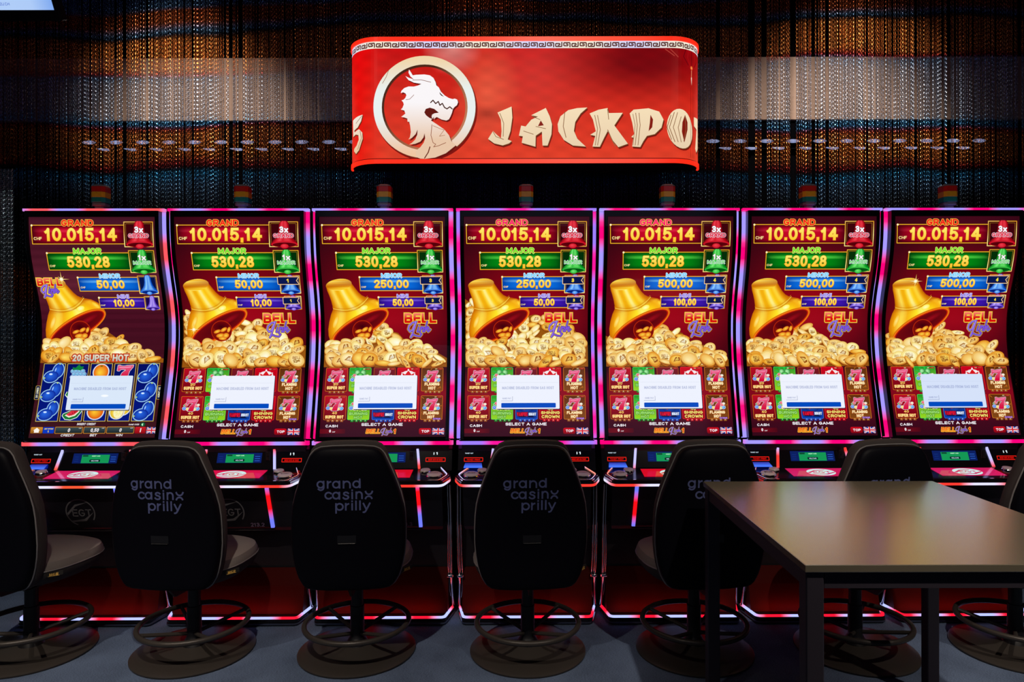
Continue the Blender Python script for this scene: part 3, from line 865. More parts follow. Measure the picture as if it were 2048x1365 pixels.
# tilted white display in the upper left corner
cx, cz, cyy = wx(110, 3.0), wz(18, 3.0), 3.0
dsp = thing('hanging_display', 'tilted white and pale blue screen at the top left corner', 'display', (cx, cyy, cz))
dsp.rotation_euler = (R(28), 0, 0)
link('housing', MB().box(-1.15, 0.02, 0.0, 0.05, -0.045, 0.62, 0.008).mesh('housing', M['gloss_black']), dsp)
D = Art(axis=1, step=1000)
D.quad(-1.12, -0.58, 0.0, 0.0, lambda x, y: mix(rgb(176, 205, 248), rgb(128, 170, 240), min(1, max(0, (x + 0.10) / 0.10))), 12, 1)
D.text('SOS-JEU.CH', -0.275, -0.030, -0.188, -0.0185, rgb(40, 80, 190), 0.0)
link('screen', D.build('screen', lambda x, y, l: (x, -0.0015 - l, -y), M['screen']), dsp)
link('mount_rod', MB().tube([(-0.55, 0.04, 0.3), (-0.55, 0.04 + 0.48, 0.3 + 0.9)], 0.02, 10, (1, 0, 0)).mesh('mount_rod', M['rail']), dsp)

# ------------------------------------------------------------------ slot machines
Y0 = 3.30
PITCH = 0.70
YAW = R(0.40)
PX = [(418, .012), (440, .012), (470, .015), (510, .027), (556, .055), (590, .080), (634, .103), (678, .105), (720, .093), (748, .079), (803, .048), (858, .016), (884, .0)]
hh = np.array([E + (VY - p) * (Y0 + o) / F for p, o in PX])[::-1]
oo = np.array([o for p, o in PX])[::-1]
Hd = np.linspace(hh[0], hh[-1], 240)
Od = np.interp(Hd, hh, oo)
ker = np.hanning(31); ker /= ker.sum()
Od = np.convolve(np.pad(Od, 15, mode='edge'), ker, mode='valid')
Pd = VY - (Hd - E) * F / (Y0 + Od)            # row of the central machine's view for each height
def prof(z): return float(np.interp(z, Hd, Od))
def row2z(py): return float(np.interp(py, Pd[::-1], Hd[::-1]))
def slope(z): return (prof(z + .004) - prof(z - .004)) / .008
US = 0.61 / 683.0                              # metres per unit of the drawing
KN = [row2z(400 + 24.0 * i / 2.73) for i in range(0, 60)]
def scr(x, y, d=0.0, proud=0.0):
    i = min(58, max(0, int(math.floor(y / 24.0)))); t = y / 24.0 - i
    z = KN[i] + (KN[i + 1] - KN[i]) * t
    return ((x - 1182) * US, prof(KN[i]) + (prof(KN[i + 1]) - prof(KN[i])) * t - d - proud, z)
ZT, ZB = row2z(421.5), row2z(879.5)

GOLD = rgb(255, 214, 60); GOLDD = rgb(196, 120, 10)
def bell_icon(A, cx, cy, w, h, dark, mid, light):
    """upright shiny bell: cx, cy = middle of the rim"""
    prof_ = [(0.0, .20), (.04, .30), (.12, .37), (.4, .42), (.58, .52), (.72, .68), (.84, .9), (.93, 1.0)]
    T = [-1, -.7, -.4, -.15, .1, .4, .7, 1]
    st = [(-1, dark), (-.75, mid), (-.4, light), (-.1, mid), (.25, light), (.6, mid), (1, dark)]
    for (a, ra), (b, rb) in zip(prof_, prof_[1:]):
        for t0, t1 in zip(T, T[1:]):
            q = [(cx + w / 2 * ra * t0, cy - h + h * a), (cx + w / 2 * ra * t1, cy - h + h * a), (cx + w / 2 * rb * t1, cy - h + h * b), (cx + w / 2 * rb * t0, cy - h + h * b)]
            A.emit(q, [ramp(st, t0), ramp(st, t1), ramp(st, t1), ramp(st, t0)])
    A.up()
    A.ellipse(cx, cy - h * .04, w / 2, h * .13, mid, light)
    A.ellipse(cx, cy - h * .02, w / 2 * .88, h * .095, dark, mix(dark, (0, 0, 0), .5))
    A.ellipse(cx, cy + h * .04, w * .15, h * .10, mid, light, off=(-w * .03, -h * .03))

LINK = [[(1530, 548), (1470, 562), (1418, 606), (1405, 655), (1432, 690), (1470, 664), (1498, 600), (1524, 552)],
        [(1524, 552), (1500, 625), (1472, 705), (1442, 768)],
        [(1442, 768), (1480, 728), (1526, 748), (1580, 756), (1606, 724), (1580, 708)],
        [(1560, 625), (1540, 690), (1556, 690)], [(1566, 592), (1568, 590)],
        [(1598, 622), (1580, 690)], [(1590, 660), (1625, 624), (1640, 632), (1622, 688), (1640, 684)],
        [(1690, 545), (1650, 688)], [(1664, 660), (1700, 622), (1712, 640), (1682, 656), (1704, 690), (1735, 660)]]
def link_script(A, x0, y0, x1, y1, k=1.0, body=None, edge=None, hi=True):
    body = body or rgb(122, 84, 214); edge = edge or rgb(236, 206, 90)
    sx = (x1 - x0) / 340.0; sy = (y1 - y0) / 232.0
    S = [[(x0 + (a - 1400) * sx, y0 + (b - 542) * sy) for a, b in s_] for s_ in LINK]
    if edge:
        for s_ in S: A.stroke(s_, 15 * k, edge); A.layer -= 1
        A.up()
        for s_ in S: A.stroke(s_, 11.5 * k, rgb(60, 26, 40)); A.layer -= 1
        A.up()
    for s_ in S: A.stroke(s_, 8.2 * k, body); A.layer -= 1
    A.up()
    if hi:
        for s_ in S[:2]: A.stroke([(a - 1, b - 1) for a, b in s_], 2.2 * k, rgb(180, 150, 250)); A.layer -= 1
        A.up()
def logo(A, x0, y0, x1, y1):
    w = x1 - x0; h = y1 - y0
    A.text('BELL', x0 + w * .0, y0, x1, y0 + h * .40, lambda x, y: mix(rgb(250, 60, 40), rgb(206, 16, 16), (y - y0) / (h * .4)), 0.045, 0, rgb(80, 30, 10), 5.0)
    A.layer -= 2
    A.text('BELL', x0 + w * .0, y0, x1, y0 + h * .40, rgb(60, 16, 8), 0.045, 0, rgb(250, 206, 70), 4.0)
    A.text('BELL', x0 + w * .0, y0, x1, y0 + h * .40, lambda x, y: mix(rgb(252, 130, 110), rgb(214, 16, 12), (y - y0) / (h * .2)), 0.04, 0)
    link_script(A, x0 + w * .11, y0 + h * .33, x0 + w * .82, y1)

def amount(A, x0, y0, x1, y1, c0, cm, cl, title, tcol, tedge, tx0, ty0, tx1, ty1, val, vx0, vy0, vx1, vy1, chf):
    """one jackpot bar"""
    A.quad(x0 - 3, y0 - 3, x1 + 3, y1 + 3, rgb(90, 50, 8))
    xm = (x0 + x1) / 2; w = (x1 - x0) / 2
    def f(x, y):
        t = (y - y0) / (y1 - y0)
        v = ramp([(0, c0), (.22, cm), (.30, cl), (.40, cm), (.75, cm), (1, c0)], t)
        k = max(0, 1 - abs((x - xm) / w) ** 3)
        return mix(c0, v, k)
    A.quad(x0, y0, x1, y1, f, 14, 12)
    A.stroke([(x0 - 2, y0 - 1), (x1, y0 - 1), (x1, y1 + 1), (x0, y1 + 1)], 4.2, lambda x, y: mix(rgb(236, 174, 36), rgb(255, 244, 190), max(0, 1 - abs(x - (x0 + w * .5)) / (w * .35))), True)
    A.ellipse(x0, y0, 6, 6, rgb(255, 220, 110), rgb(255, 255, 245), seg=10)
    A.text(title, tx0, ty0, tx1, ty1, tcol, 0.045, 0, tedge, 2.0)
    A.text(val, vx0 + 1.5, vy0 + 2.5, vx1 + 1.5, vy1 + 2.5, rgb(120, 50, 4), 0.035)
    A.text(val, vx0, vy0, vx1, vy1, lambda x, y: mix(rgb(255, 238, 110), rgb(255, 196, 40), (y - vy0) / (vy1 - vy0)), 0.03, 0, rgb(214, 130, 20), 1.6)
    cx0, cy0, cx1, cy1 = chf
    A.text('CHF', cx0, cy0, cx1, cy1, rgb(250, 226, 150), 0.03)
def bell_box(A, x0, y0, x1, y1, bg, cols, txt=None):
    A.quad(x0, y0, x1, y1, rgb(120, 70, 10))
    A.rrect(x0 + 3, y0 + 3, x1 - 3, y1 - 3, 4, mix(bg, (0, 0, 0), .55))
    A.stroke([(x0 + 2, y0 + 2), (x1 - 2, y0 + 2), (x1 - 2, y1 - 2), (x0 + 2, y1 - 2)], 4.6, lambda x, y: mix(rgb(216, 150, 26), rgb(255, 232, 140), .5 + .5 * math.sin(x * .05 + y * .04)), True)
    i = (x1 - x0) * .06
    A.stroke([(x0 + i + 2, y0 + i + 2), (x1 - i - 2, y0 + i + 2), (x1 - i - 2, y1 - i - 2), (x0 + i + 2, y1 - i - 2)], 1.2, rgb(190, 140, 40), True, False)
    w = x1 - x0; h = y1 - y0
    bell_icon(A, (x0 + x1) / 2 + w * .02, y1 - h * .07, w * .92, h * .95, *cols)
    if txt:
        A.text(txt[0], x0 + w * .36, y0 + h * .19, x0 + w * .66, y0 + h * .44, rgb(250, 250, 255), 0.04, 0, rgb(120, 40, 50), 1.5)
        A.text(txt[1], x0 + w * .15, y0 + h * .47, x0 + w * .84, y0 + h * .63, txt[2], 0.045, 0, rgb(214, 222, 236), 1.8)
def flag(A, x0, y0, x1, y1, n):
    w = x1 - x0
    p = [(x0, y0), (x1, y0), (x1 - w * .12, (y0 + y1) / 2), (x1, y1), (x0, y1)]
    A.text('NEW MEMBERS', x0 + w * .12, y0 - 9, x1 - w * .12, y0 - 3, rgb(230, 60, 20), 0.03)
    A.stroke(p, 7, rgb(255, 240, 200), True)
    A.stroke(p, 3, rgb(230, 150, 40), True)
    A.poly(p, rgb(8, 22, 78))
    A.text(str(n), (x0 + x1) / 2 - w * .08, y0 + 8, (x0 + x1) / 2 + w * .05, y1 - 8, rgb(252, 224, 60), 0.05)

def coin(A, cx, cy, rx, ry, rot, tone, mark, rnd):
    e = mix(rgb(150, 66, 6), rgb(196, 112, 24), rnd.random())
    d1 = (rnd.uniform(-1, 2), max(4, min(9, ry * .28)))
    A.ellipse(cx + d1[0], cy + d1[1] + 1.2, rx + 1, ry + 1, rgb(96, 40, 6), rgb(96, 40, 6), rot, 18)
    A.ellipse(cx + d1[0], cy + d1[1], rx, ry, e, mix(e, rgb(250, 190, 90), .5), rot, 18)
    f0 = mix(rgb(232, 150, 20), rgb(255, 236, 140), tone); f1 = mix(rgb(255, 226, 100), rgb(255, 255, 236), tone)
    a0 = rnd.uniform(0, 6)
    A.ellipse(cx, cy, rx, ry, mix(f0, rgb(196, 104, 10), .45), f0, rot, 22)
    A.ellipse(cx, cy, rx * .93, ry * .93, f0, f1, rot, 22, off=(rx * .35 * math.cos(a0), ry * .35 * math.sin(a0)))
    A.ring(cx, cy, rx * .82, ry * .82, 1.3, mix(f0, rgb(170, 96, 20), .55), rot, 22)
    dk = mix(rgb(150, 72, 8), f0, tone * .3)
    if mark == 1 and min(rx, ry) > 17:
        A.text('BELL', cx - rx * .46, cy - ry * .48, cx + rx * .46, cy - ry * .08, dk, 0.03, 0.1)
        link_script(A, cx - rx * .36, cy - ry * .08, cx + rx * .42, cy + ry * .52, 0.26, dk, None, False)
    elif mark == 2:
        c, s_ = math.cos(rot), math.sin(rot)
        for q in ([(-.45, .30), (-.1, -.45), (.15, -.5), (.1, .2)], [(.1, .25), (.3, -.45), (.52, -.30), (.45, .28)]):
            A.poly([(cx + rx * a * c - ry * b * s_, cy + rx * a * s_ + ry * b * c) for a, b in q], dk)
            q2 = [(a * .6 + .02, b * .55) for a, b in q]
            A.poly([(cx + rx * a * c - ry * b * s_, cy + rx * a * s_ + ry * b * c) for a, b in q2], mix(dk, f1, .6))

def big_bell(A):
    Lc = [(862, 472), (866, 495), (875, 520), (884, 550), (890, 580), (891, 598), (879, 625), (868, 665), (862, 705), (864, 740), (872, 765), (884, 780)]
    Rc = [(1003, 455), (1020, 480), (1037, 503), (1055, 520), (1078, 531), (1094, 534), (1128, 540), (1160, 556), (1181, 574), (1190, 588), (1195, 600), (1193, 612)]
    ax = (.40, .915)
    bulge = [26, 30, 33, 36, 38, 38, 22, 8, -6, -18, -28, -36]
    NT = 22; T = [-1 + 2 * i / NT for i in range(NT + 1)]
    st = [(-1, rgb(196, 104, 0)), (-.86, rgb(236, 160, 8)), (-.62, rgb(255, 226, 90)), (-.48, rgb(246, 184, 18)), (-.3, rgb(240, 168, 8)), (-.12, rgb(255, 214, 40)), (.04, rgb(255, 246, 150)), (.2, rgb(255, 214, 34)), (.4, rgb(250, 190, 14)),
          (.6, rgb(255, 220, 60)), (.8, rgb(232, 150, 8)), (1, rgb(186, 86, 2))]
    st2 = [(-1, rgb(206, 110, 0)), (-.8, rgb(246, 170, 16)), (-.6, rgb(255, 226, 80)), (-.35, rgb(248, 178, 14)), (0, rgb(255, 232, 40)), (.22, rgb(255, 250, 120)), (.45, rgb(255, 214, 24)), (.7, rgb(246, 176, 12)), (.88, rgb(255, 196, 40)), (1, rgb(196, 84, 4))]
    def pt(i, t):
        a, b = Lc[i], Rc[i]; u = (t + 1) / 2
        k = bulge[i] * (1 - t * t)
        return (a[0] + (b[0] - a[0]) * u + ax[0] * k, a[1] + (b[1] - a[1]) * u + ax[1] * k)
    sh = [0, 0, 0, 0, .22, .45, .12, 0, 0, .05, .25, .35]
    for i in range(len(Lc) - 1):
        for t0, t1 in zip(T, T[1:]):
            def cc(j, t):
                c = ramp(st if j < 6 else st2, t)
                return mix(c, rgb(188, 84, 4), sh[j])
            A.emit([pt(i, t0), pt(i, t1), pt(i + 1, t1), pt(i + 1, t0)], [cc(i, t0), cc(i, t1), cc(i + 1, t1), cc(i + 1, t0)])
    A.up()
    def capc(x, y):
        t = ((x - 932) * math.cos(R(-8)) + (y - 462) * math.sin(R(-8))) / 72.0
        return mix(ramp(st, t), rgb(255, 232, 110), .25 * max(0, 1 - abs(y - 446) / 26.0))
    A.poly([(932 + 72 * math.cos(q) * math.cos(R(-8)) - 31 * math.sin(q) * math.sin(R(-8)), 462 + 72 * math.cos(q) * math.sin(R(-8)) + 31 * math.sin(q) * math.cos(R(-8))) for q in [i * 2 * math.pi / 28 for i in range(28)]], capc)
    # shoulder rings
    for d, c in ((0, rgb(206, 118, 4)), (7, rgb(255, 226, 90)), (15, rgb(214, 128, 6))):
        pts = []
        for k in range(13):
            t = -0.97 + 1.94 * k / 12; p = pt(5, t); pts.append((p[0] - ax[0] * d, p[1] - ax[1] * d))
        A.stroke(pts, 2.4, c, False, False)
    # highlight on the flare
    A.ellipse(1062, 590, 24, 14, rgb(255, 236, 60), rgb(255, 255, 190), R(-22), 20)
    A.ellipse(905, 665, 12, 36, rgb(252, 190, 30), rgb(255, 232, 130), R(22), 18)
    A.ellipse(1150, 572, 26, 10, rgb(250, 196, 30), rgb(255, 226, 90), R(38), 18)
    # mouth
    an = R(-28.5)
    A.ellipse(1040, 690, 179, 60, rgb(214, 110, 6), rgb(214, 110, 6), an, 44)
    A.ellipse(1040, 692, 175, 56, rgb(244, 120, 20), rgb(244, 120, 20), an, 44)
    A.ellipse(1041, 691, 168, 50, rgb(186, 26, 8), rgb(186, 26, 8), an, 44)
    A.ellipse(1042, 690, 160, 44, rgb(112, 8, 14), rgb(74, 0, 14), an, 44, off=(10, 0))
    A.ellipse(1100, 650, 70, 16, rgb(104, 4, 14), rgb(150, 12, 26), an, 20)
    # clapper
    A.ellipse(1054, 713, 58, 57, rgb(196, 44, 8), rgb(196, 44, 8), 0, 30)
    A.ellipse(1054, 713, 55, 54, rgb(120, 10, 8), rgb(150, 34, 8), 0, 30, off=(0, 14))
    A.ellipse(1052, 690, 44, 26, rgb(104, 4, 12), rgb(60, 0, 10), 0, 20)
    for x, y, rx, ry, r_ in ((1030, 716, 20, 9, -20), (1066, 706, 20, 10, -30), (1094, 706, 9, 16, 20), (1048, 738, 24, 12, -8), (1078, 738, 18, 14, -20), (1060, 754, 22, 9, 0)):
        A.ellipse(x, y, rx, ry, rgb(224, 104, 10), rgb(255, 214, 70), R(r_), 16)

def sparkle(A, x, y, r):
    for a in (0, 45):
        q = r if a == 0 else r * .55
        for k in range(4):
            b = R(a + 90 * k); c = R(a + 90 * k + 90)
            A.emit([(x, y), (x + 3 * math.cos(c), y + 3 * math.sin(c)), (x + q * math.cos(b), y + q * math.sin(b)), (x - 3 * math.cos(c), y - 3 * math.sin(c))],
                   [rgb(255, 255, 245), rgb(255, 240, 160), rgb(236, 180, 40), rgb(255, 240, 160)])
    A.up()
    A.ellipse(x, y, r * .22, r * .22, rgb(255, 244, 180), rgb(255, 255, 255), seg=12)

SEVEN = [(.04, .02), (.14, .0), (.24, .06), (.40, .08), (.60, .03), (1.0, .0), (.98, .12), (.78, .45), (.66, 1.0), (.20, 1.0), (.34, .60), (.60, .34), (.40, .30), (.24, .30), (.14, .42), (.02, .40)]
def seven(A, x0, y0, x1, y1, ow=4.0):
    P = [(x0 + a * (x1 - x0), y0 + b * (y1 - y0)) for a, b in SEVEN]
    A.stroke(P, ow, rgb(252, 236, 250), True)
    A.stroke(P, ow * .4, rgb(120, 10, 60), True)
    A.poly(P, lambda x, y: mix(rgb(250, 120, 170), rgb(214, 8, 60), .4 + .8 * (y - y0) / (y1 - y0)))
    A.stroke([(x0 + a * (x1 - x0), y0 + b * (y1 - y0)) for a, b in ((.12, .16), (.4, .19), (.86, .12))], ow * .4, rgb(255, 190, 220), False, False)
def fruits(A, cx, y, w, rnd):
    for dx, dy, r_, c, c2 in ((-.48, -.02, .15, rgb(30, 90, 220), rgb(150, 200, 255)), (-.36, -.28, .13, rgb(210, 20, 40), rgb(255, 150, 150)), (-.25, .02, .14, rgb(240, 190, 20), rgb(255, 250, 180)),
                              (.42, .0, .16, rgb(20, 120, 220), rgb(160, 230, 255)), (.34, -.2, .15, rgb(230, 30, 60), rgb(255, 170, 170)), (.22, .04, .13, rgb(240, 210, 60), rgb(255, 255, 210)), (.46, -.26, .10, rgb(240, 230, 180), rgb(255, 255, 240)), (-.5, -.22, .07, rgb(30, 150, 60), rgb(130, 230, 130))):
        A.ellipse(cx + dx * w, y + dy * w, r_ * w, r_ * w * .85, rgb(236, 230, 240), rgb(236, 230, 240), seg=12)
        A.ellipse(cx + dx * w, y + dy * w, r_ * w * .85, r_ * w * .7, c, c2, seg=12, off=(-2, -2))
def tile(A, x0, y0, x1, y1, kind, lines, edge, tabs, badge):
    w = x1 - x0; h = y1 - y0
    bg = {'red': (rgb(186, 12, 34), rgb(96, 4, 18)), 'green': (rgb(6, 150, 40), rgb(10, 170, 44)), 'lime': (rgb(10, 150, 40), rgb(150, 214, 30)), 'maroon': (rgb(120, 24, 34), rgb(86, 10, 22)),
          'crown': (rgb(206, 4, 30), rgb(150, 0, 16)), 'navy': (rgb(8, 30, 96), rgb(10, 62, 170)), 'brown': (rgb(96, 44, 12), rgb(128, 70, 22))}[kind]
    for k in range(4):
        tx = x0 + w * (.14 + .2 * k)
        A.poly([(tx, y1 - 3), (tx + w * .17, y1 - 3), (tx + w * .15, y1 + 11), (tx + w * .02, y1 + 11)], tabs)
        A.text(str(k + 1), tx + w * .06, y1, tx + w * .10, y1 + 7, rgb(240, 220, 190), 0.03)
    A.rrect(x0, y0, x1, y1, 6, edge)
    A.rrect(x0 + 2.2, y0 + 2.2, x1 - 2.2, y1 - 2.2, 5, lambda x, y: mix(bg[0], bg[1], (y - y0) / h))
    if kind == 'brown':
        rn = random.Random(int(x0 + y0))
        for k in range(9):
            a, b = x0 + rn.uniform(.05, .9) * w, y0 + rn.uniform(.05, .95) * h
            pts = [(a, b)]
            for q in range(3):
                a = min(x1 - 4, max(x0 + 4, a + rn.uniform(-16, 16))); b = min(y1 - 4, max(y0 + 4, b + rn.uniform(-12, 12))); pts.append((a, b))
            A.stroke(pts, 1.4, rgb(206, 112, 30), False, False); A.layer -= 1
        A.up()
    if kind in ('green', 'lime'):
        for k in range(5):
            a = R(150 + 30 * k)
            A.emit([(x0 + w / 2, y0 + h * .3), (x0 + w / 2 + w * .48 * math.cos(a - .1), y0 + h * .3 + h * .28 * math.sin(a - .1)), (x0 + w / 2 + w * .48 * math.cos(a + .1), y0 + h * .3 + h * .28 * math.sin(a + .1))], rgb(30, 190, 70))
        A.up()
        for dx in (-.13, .13):
            A.ellipse(x0 + w * (.5 + dx), y0 + h * .22, w * .14, h * .14, rgb(20, 130, 40), rgb(180, 255, 180), seg=14, off=(-3, -5))
        A.ellipse(x0 + w * .5, y0 + h * .30, w * .15, h * .08, rgb(16, 120, 40), rgb(120, 240, 120), seg=14)
        A.stroke([(x0 + w * .36, y0 + h * .31), (x0 + w * .5, y0 + h * .34), (x0 + w * .64, y0 + h * .31)], 1.8, rgb(0, 70, 20))
        fruits(A, x0 + w * .5, y0 + h * .52, w * .72, random)
    elif kind == 'crown':
        p = [(.28, .42), (.2, .20), (.36, .28), (.5, .10), (.64, .28), (.8, .20), (.72, .42)]
        P = [(x0 + a * w, y0 + b * h) for a, b in p]
        A.ellipse(x0 + w * .5, y0 + h * .32, w * .33, h * .19, rgb(240, 230, 236), rgb(255, 240, 240), seg=18)
        A.poly(P, rgb(214, 20, 30)); A.stroke(P, 2.4, rgb(252, 240, 240), True)
        A.ellipse(x0 + w * .5, y0 + h * .10, 5, 6, rgb(255, 230, 240), seg=10)
    elif kind == 'navy':
        A.ellipse(x0 + w * .5, y0 + h * .45, w * .34, h * .3, rgb(8, 40, 120), rgb(30, 90, 200))
        A.ellipse(x0 + w * .4, y0 + h * .56, 5, 7, rgb(150, 20, 40), rgb(230, 60, 80), seg=10)
        A.poly([(x0 + w * .1, y0 + h * .9), (x0 + w * .3, y0 + h * .8), (x0 + w * .5, y0 + h * .9), (x0 + w * .7, y0 + h * .82), (x0 + w * .9, y0 + h * .92)], rgb(4, 16, 60))
    else:
        fruits(A, x0 + w * .5, y0 + h * .52, w * .66, random)
        seven(A, x0 + w * .26, y0 + h * .13, x0 + w * .76, y0 + h * .62, 4.4)
    A.quad(x0 + w * .66, y0 + 4, x1 - 5, y0 + 11, rgb(120, 16, 20)); A.text(badge, x0 + w * .62, y0 + 4.5, x0 + w * .72, y0 + 10.5, rgb(230, 230, 170), 0.03); A.text('LINES', x0 + w * .76, y0 + 5, x1 - 7, y0 + 10, rgb(250, 90, 70), 0.02)
    for t, a, b, c, d, cc, oc in lines:
        A.text(t, x0 + w * a, y0 + h * b, x0 + w * c, y0 + h * d, cc, 0.04, 0, oc, 1.8)

def uk_flag(A, x0, y0, x1, y1):
    w = x1 - x0; h = y1 - y0
    A.quad(x0, y0, x1, y1, rgb(20, 50, 150))
    A.stroke([(x0 + 2, y0 + 2), (x1 - 2, y1 - 2)], h * .2, rgb(244, 244, 250), False, False); A.stroke([(x0 + 2, y1 - 2), (x1 - 2, y0 + 2)], h * .2, rgb(244, 244, 250), False, False)
    A.stroke([(x0 + 2, y0 + 2), (x1 - 2, y1 - 2)], h * .08, rgb(214, 30, 50), False, False); A.stroke([(x0 + 2, y1 - 2), (x1 - 2, y0 + 2)], h * .08, rgb(214, 30, 50), False, False)
    A.quad(x0 + w * .40, y0, x0 + w * .60, y1, rgb(244, 244, 250)); A.quad(x0, y0 + h * .34, x1, y0 + h * .66, rgb(244, 244, 250))
    A.quad(x0 + w * .44, y0, x0 + w * .56, y1, rgb(214, 24, 46)); A.quad(x0, y0 + h * .40, x1, y0 + h * .60, rgb(214, 24, 46))

def popup(A, x0, y0, x1, y1, c):
    w = x1 - x0; h = y1 - y0
    A.quad(x0 + 3, y0 + 4, x1 + 3, y1 + 4, rgb(50, 40, 60))
    A.rrect(x0, y0, x1, y1, 5, c)
    A.quad(x0 + 6, y0 + h * .215, x1 - 6, y0 + h * .222, mix(c, rgb(170, 180, 210), .4))
    A.text('MACHINE DISABLED FROM SAS HOST', x0 + w * .085, y0 + h * .335, x0 + w * .915, y0 + h * .42, mix(c, rgb(120, 135, 190), .55), 0.03)
    A.quad(x0 + w * .07, y0 + h * .63, x0 + w * .255, y0 + h * .77, mix(c, rgb(120, 130, 170), .6))
    A.quad(x0 + w * .07, y0 + h * .63, x0 + w * .247, y0 + h * .755, c)
    A.text('HAND PAY', x0 + w * .09, y0 + h * .665, x0 + w * .23, y0 + h * .715, mix(c, rgb(110, 125, 180), .6), 0.02)
    A.rrect(x0 + w * .072, y0 + h * .825, x0 + w * .94, y0 + h * .965, 4, rgb(0, 74, 190))

def screen_art(k, spec):
    A = Art(axis=1, step=24.0)
    rnd = random.Random(100 + k)
    first = k == 0
    if first:
        st = [(92, rgb(70, 20, 36)), (300, rgb(74, 20, 36)), (460, rgb(92, 30, 46)), (620, rgb(70, 14, 32)), (900, rgb(64, 14, 28)), (1290, rgb(58, 20, 28))]
    else:
        st = [(92, rgb(66, 8, 26)), (250, rgb(84, 6, 20)), (400, rgb(122, 4, 18)), (560, rgb(150, 4, 20)), (660, rgb(156, 8, 26)), (800, rgb(112, 4, 20)), (900, rgb(64, 6, 24)), (960, rgb(86, 6, 24)), (1060, rgb(150, 10, 30)), (1130, rgb(120, 8, 28)), (1210, rgb(66, 8, 28)), (1290, rgb(54, 8, 26))]
    def bg(x, y):
        c = ramp(st, y)
        e = abs(x - 1200) / 340.0
        if not first:
            c = mix(c, rgb(46, 4, 16), .75 * min(1, e) ** 1.8 * (1 if y < 950 else .4))
        if first: c = tuple(q * (1 + .12 * math.sin(y * .9)) for q in c)
        return c
    A.quad(842, 88, 1525, 1296, bg, 14, 50)
    # coins behind the bell
    top = spec['pile']
    def ytop(x): return ramp([(a, (b, 0, 0)) for a, b in top], x)[0]
    base = 885 if first else 912
    P = [(842, base)] + [(a, b + 14) for a, b in top] + [(1525, base)]
    A.poly(P, rgb(150, 84, 16))
    coins = []
    y = 540.0
    while y < base - 6:
        x = 838 + rnd.uniform(0, 30)
        while x < 1520:
            if y > ytop(x) + 6 and y < base - 8:
                coins.append((x + rnd.uniform(-8, 8), y + rnd.uniform(-9, 9)))
            x += rnd.uniform(50, 74)
        y += 27
    def put(cs):
        for x, y in cs:
            f_ = .75 + .35 * (y - 600) / 300.0
            rx = rnd.uniform(34, 46) * f_; ry = rx * rnd.choice((.30, .45, .56, .64, .72, .78))
            x = max(842 + rx, min(1523 - rx, x)); y = min(base - ry - 8, y)
            tone = rnd.choice((.05, .25, .4, .55, .7, .9, 1.0))
            if spec.get('hot') and math.hypot(x - spec['hot'][0], y - spec['hot'][1]) < 90: tone = rnd.uniform(.8, 1)
            if y > base - 40: tone *= .5
            coin(A, x, y, rx, ry, R(rnd.choice((-40, -20, -8, 4, 14, 30, 55))), tone, rnd.choice((0, 1, 1, 2, 2)), rnd)
    put([c for c in coins if c[1] < 770])
    big_bell(A)
    put([c for c in coins if c[1] >= 770])
    if first: sparkle(A, 985, 430, 44)
    elif spec.get('spark'): sparkle(A, *spec['spark'])
    # jackpot bars
    red = (rgb(66, 0, 14), rgb(196, 6, 38), rgb(232, 40, 70)); grn = (rgb(0, 60, 10), rgb(0, 140, 20), rgb(90, 236, 80)); blu = (rgb(0, 60, 160), rgb(10, 112, 226), rgb(120, 206, 255)); pur = (rgb(34, 8, 120), rgb(62, 22, 176), rgb(146, 110, 240))
    amount(A, 857, 137, 1356, 237, *red, 'GRAND', spec['grand'], rgb(244, 206, 70), 1016, 106, 1190, 141, '10.015,14', 925, 151, 1314, 222, (865, 200, 909, 217))
    bell_box(A, 1352, 117, 1511, 256, rgb(90, 4, 20), (rgb(96, 0, 10), rgb(200, 6, 28), rgb(240, 64, 80)), ('3x', 'GRAND', rgb(232, 30, 60)))
    amount(A, 929, 288, 1372, 379, *grn, 'MAJOR', rgb(120, 224, 50), rgb(236, 232, 120), 1072, 261, 1224, 293, '530,28', 1032, 306, 1262, 366, (935, 352, 966, 364))
    bell_box(A, 1369, 273, 1509, 396, rgb(6, 70, 16), (rgb(0, 96, 20), rgb(14, 176, 44), rgb(120, 240, 120)), ('1x', 'MAJOR', rgb(120, 216, 110)))
    dx = 26 if first else 0
    v1, v2 = spec['minor'], spec['mini']
    w1 = 95 if len(v1) > 5 else 76
    amount(A, 1049 + dx, 421, 1396 + dx, 494, *blu, 'MINOR', rgb(130, 206, 250), rgb(214, 244, 255), 1168 + dx, 400, 1281 + dx, 425, v1, 1222 + dx - w1, 436, 1222 + dx + w1, 480, (1056 + dx, 470, 1082 + dx, 480))
    bell_box(A, 1392 + dx * .3, 411, 1505, 510, rgb(6, 30, 110), (rgb(0, 40, 140), rgb(20, 110, 230), rgb(150, 210, 255)))
    w2 = 62 if len(v2) > 5 else 57
    amount(A, 1147 + dx, 531, 1420 + dx * .6, 588, *pur, 'MINI', rgb(140, 120, 226), rgb(226, 214, 250), 1249 + dx, 514, 1312 + dx, 534, v2, 1281 + dx - w2, 541, 1281 + dx + w2, 578, (1152 + dx, 568, 1177 + dx, 576))
    bell_box(A, 1410 + dx * .4, 523, 1504, 597, rgb(40, 10, 110), (rgb(50, 20, 140), rgb(110, 70, 214), rgb(200, 180, 255)))
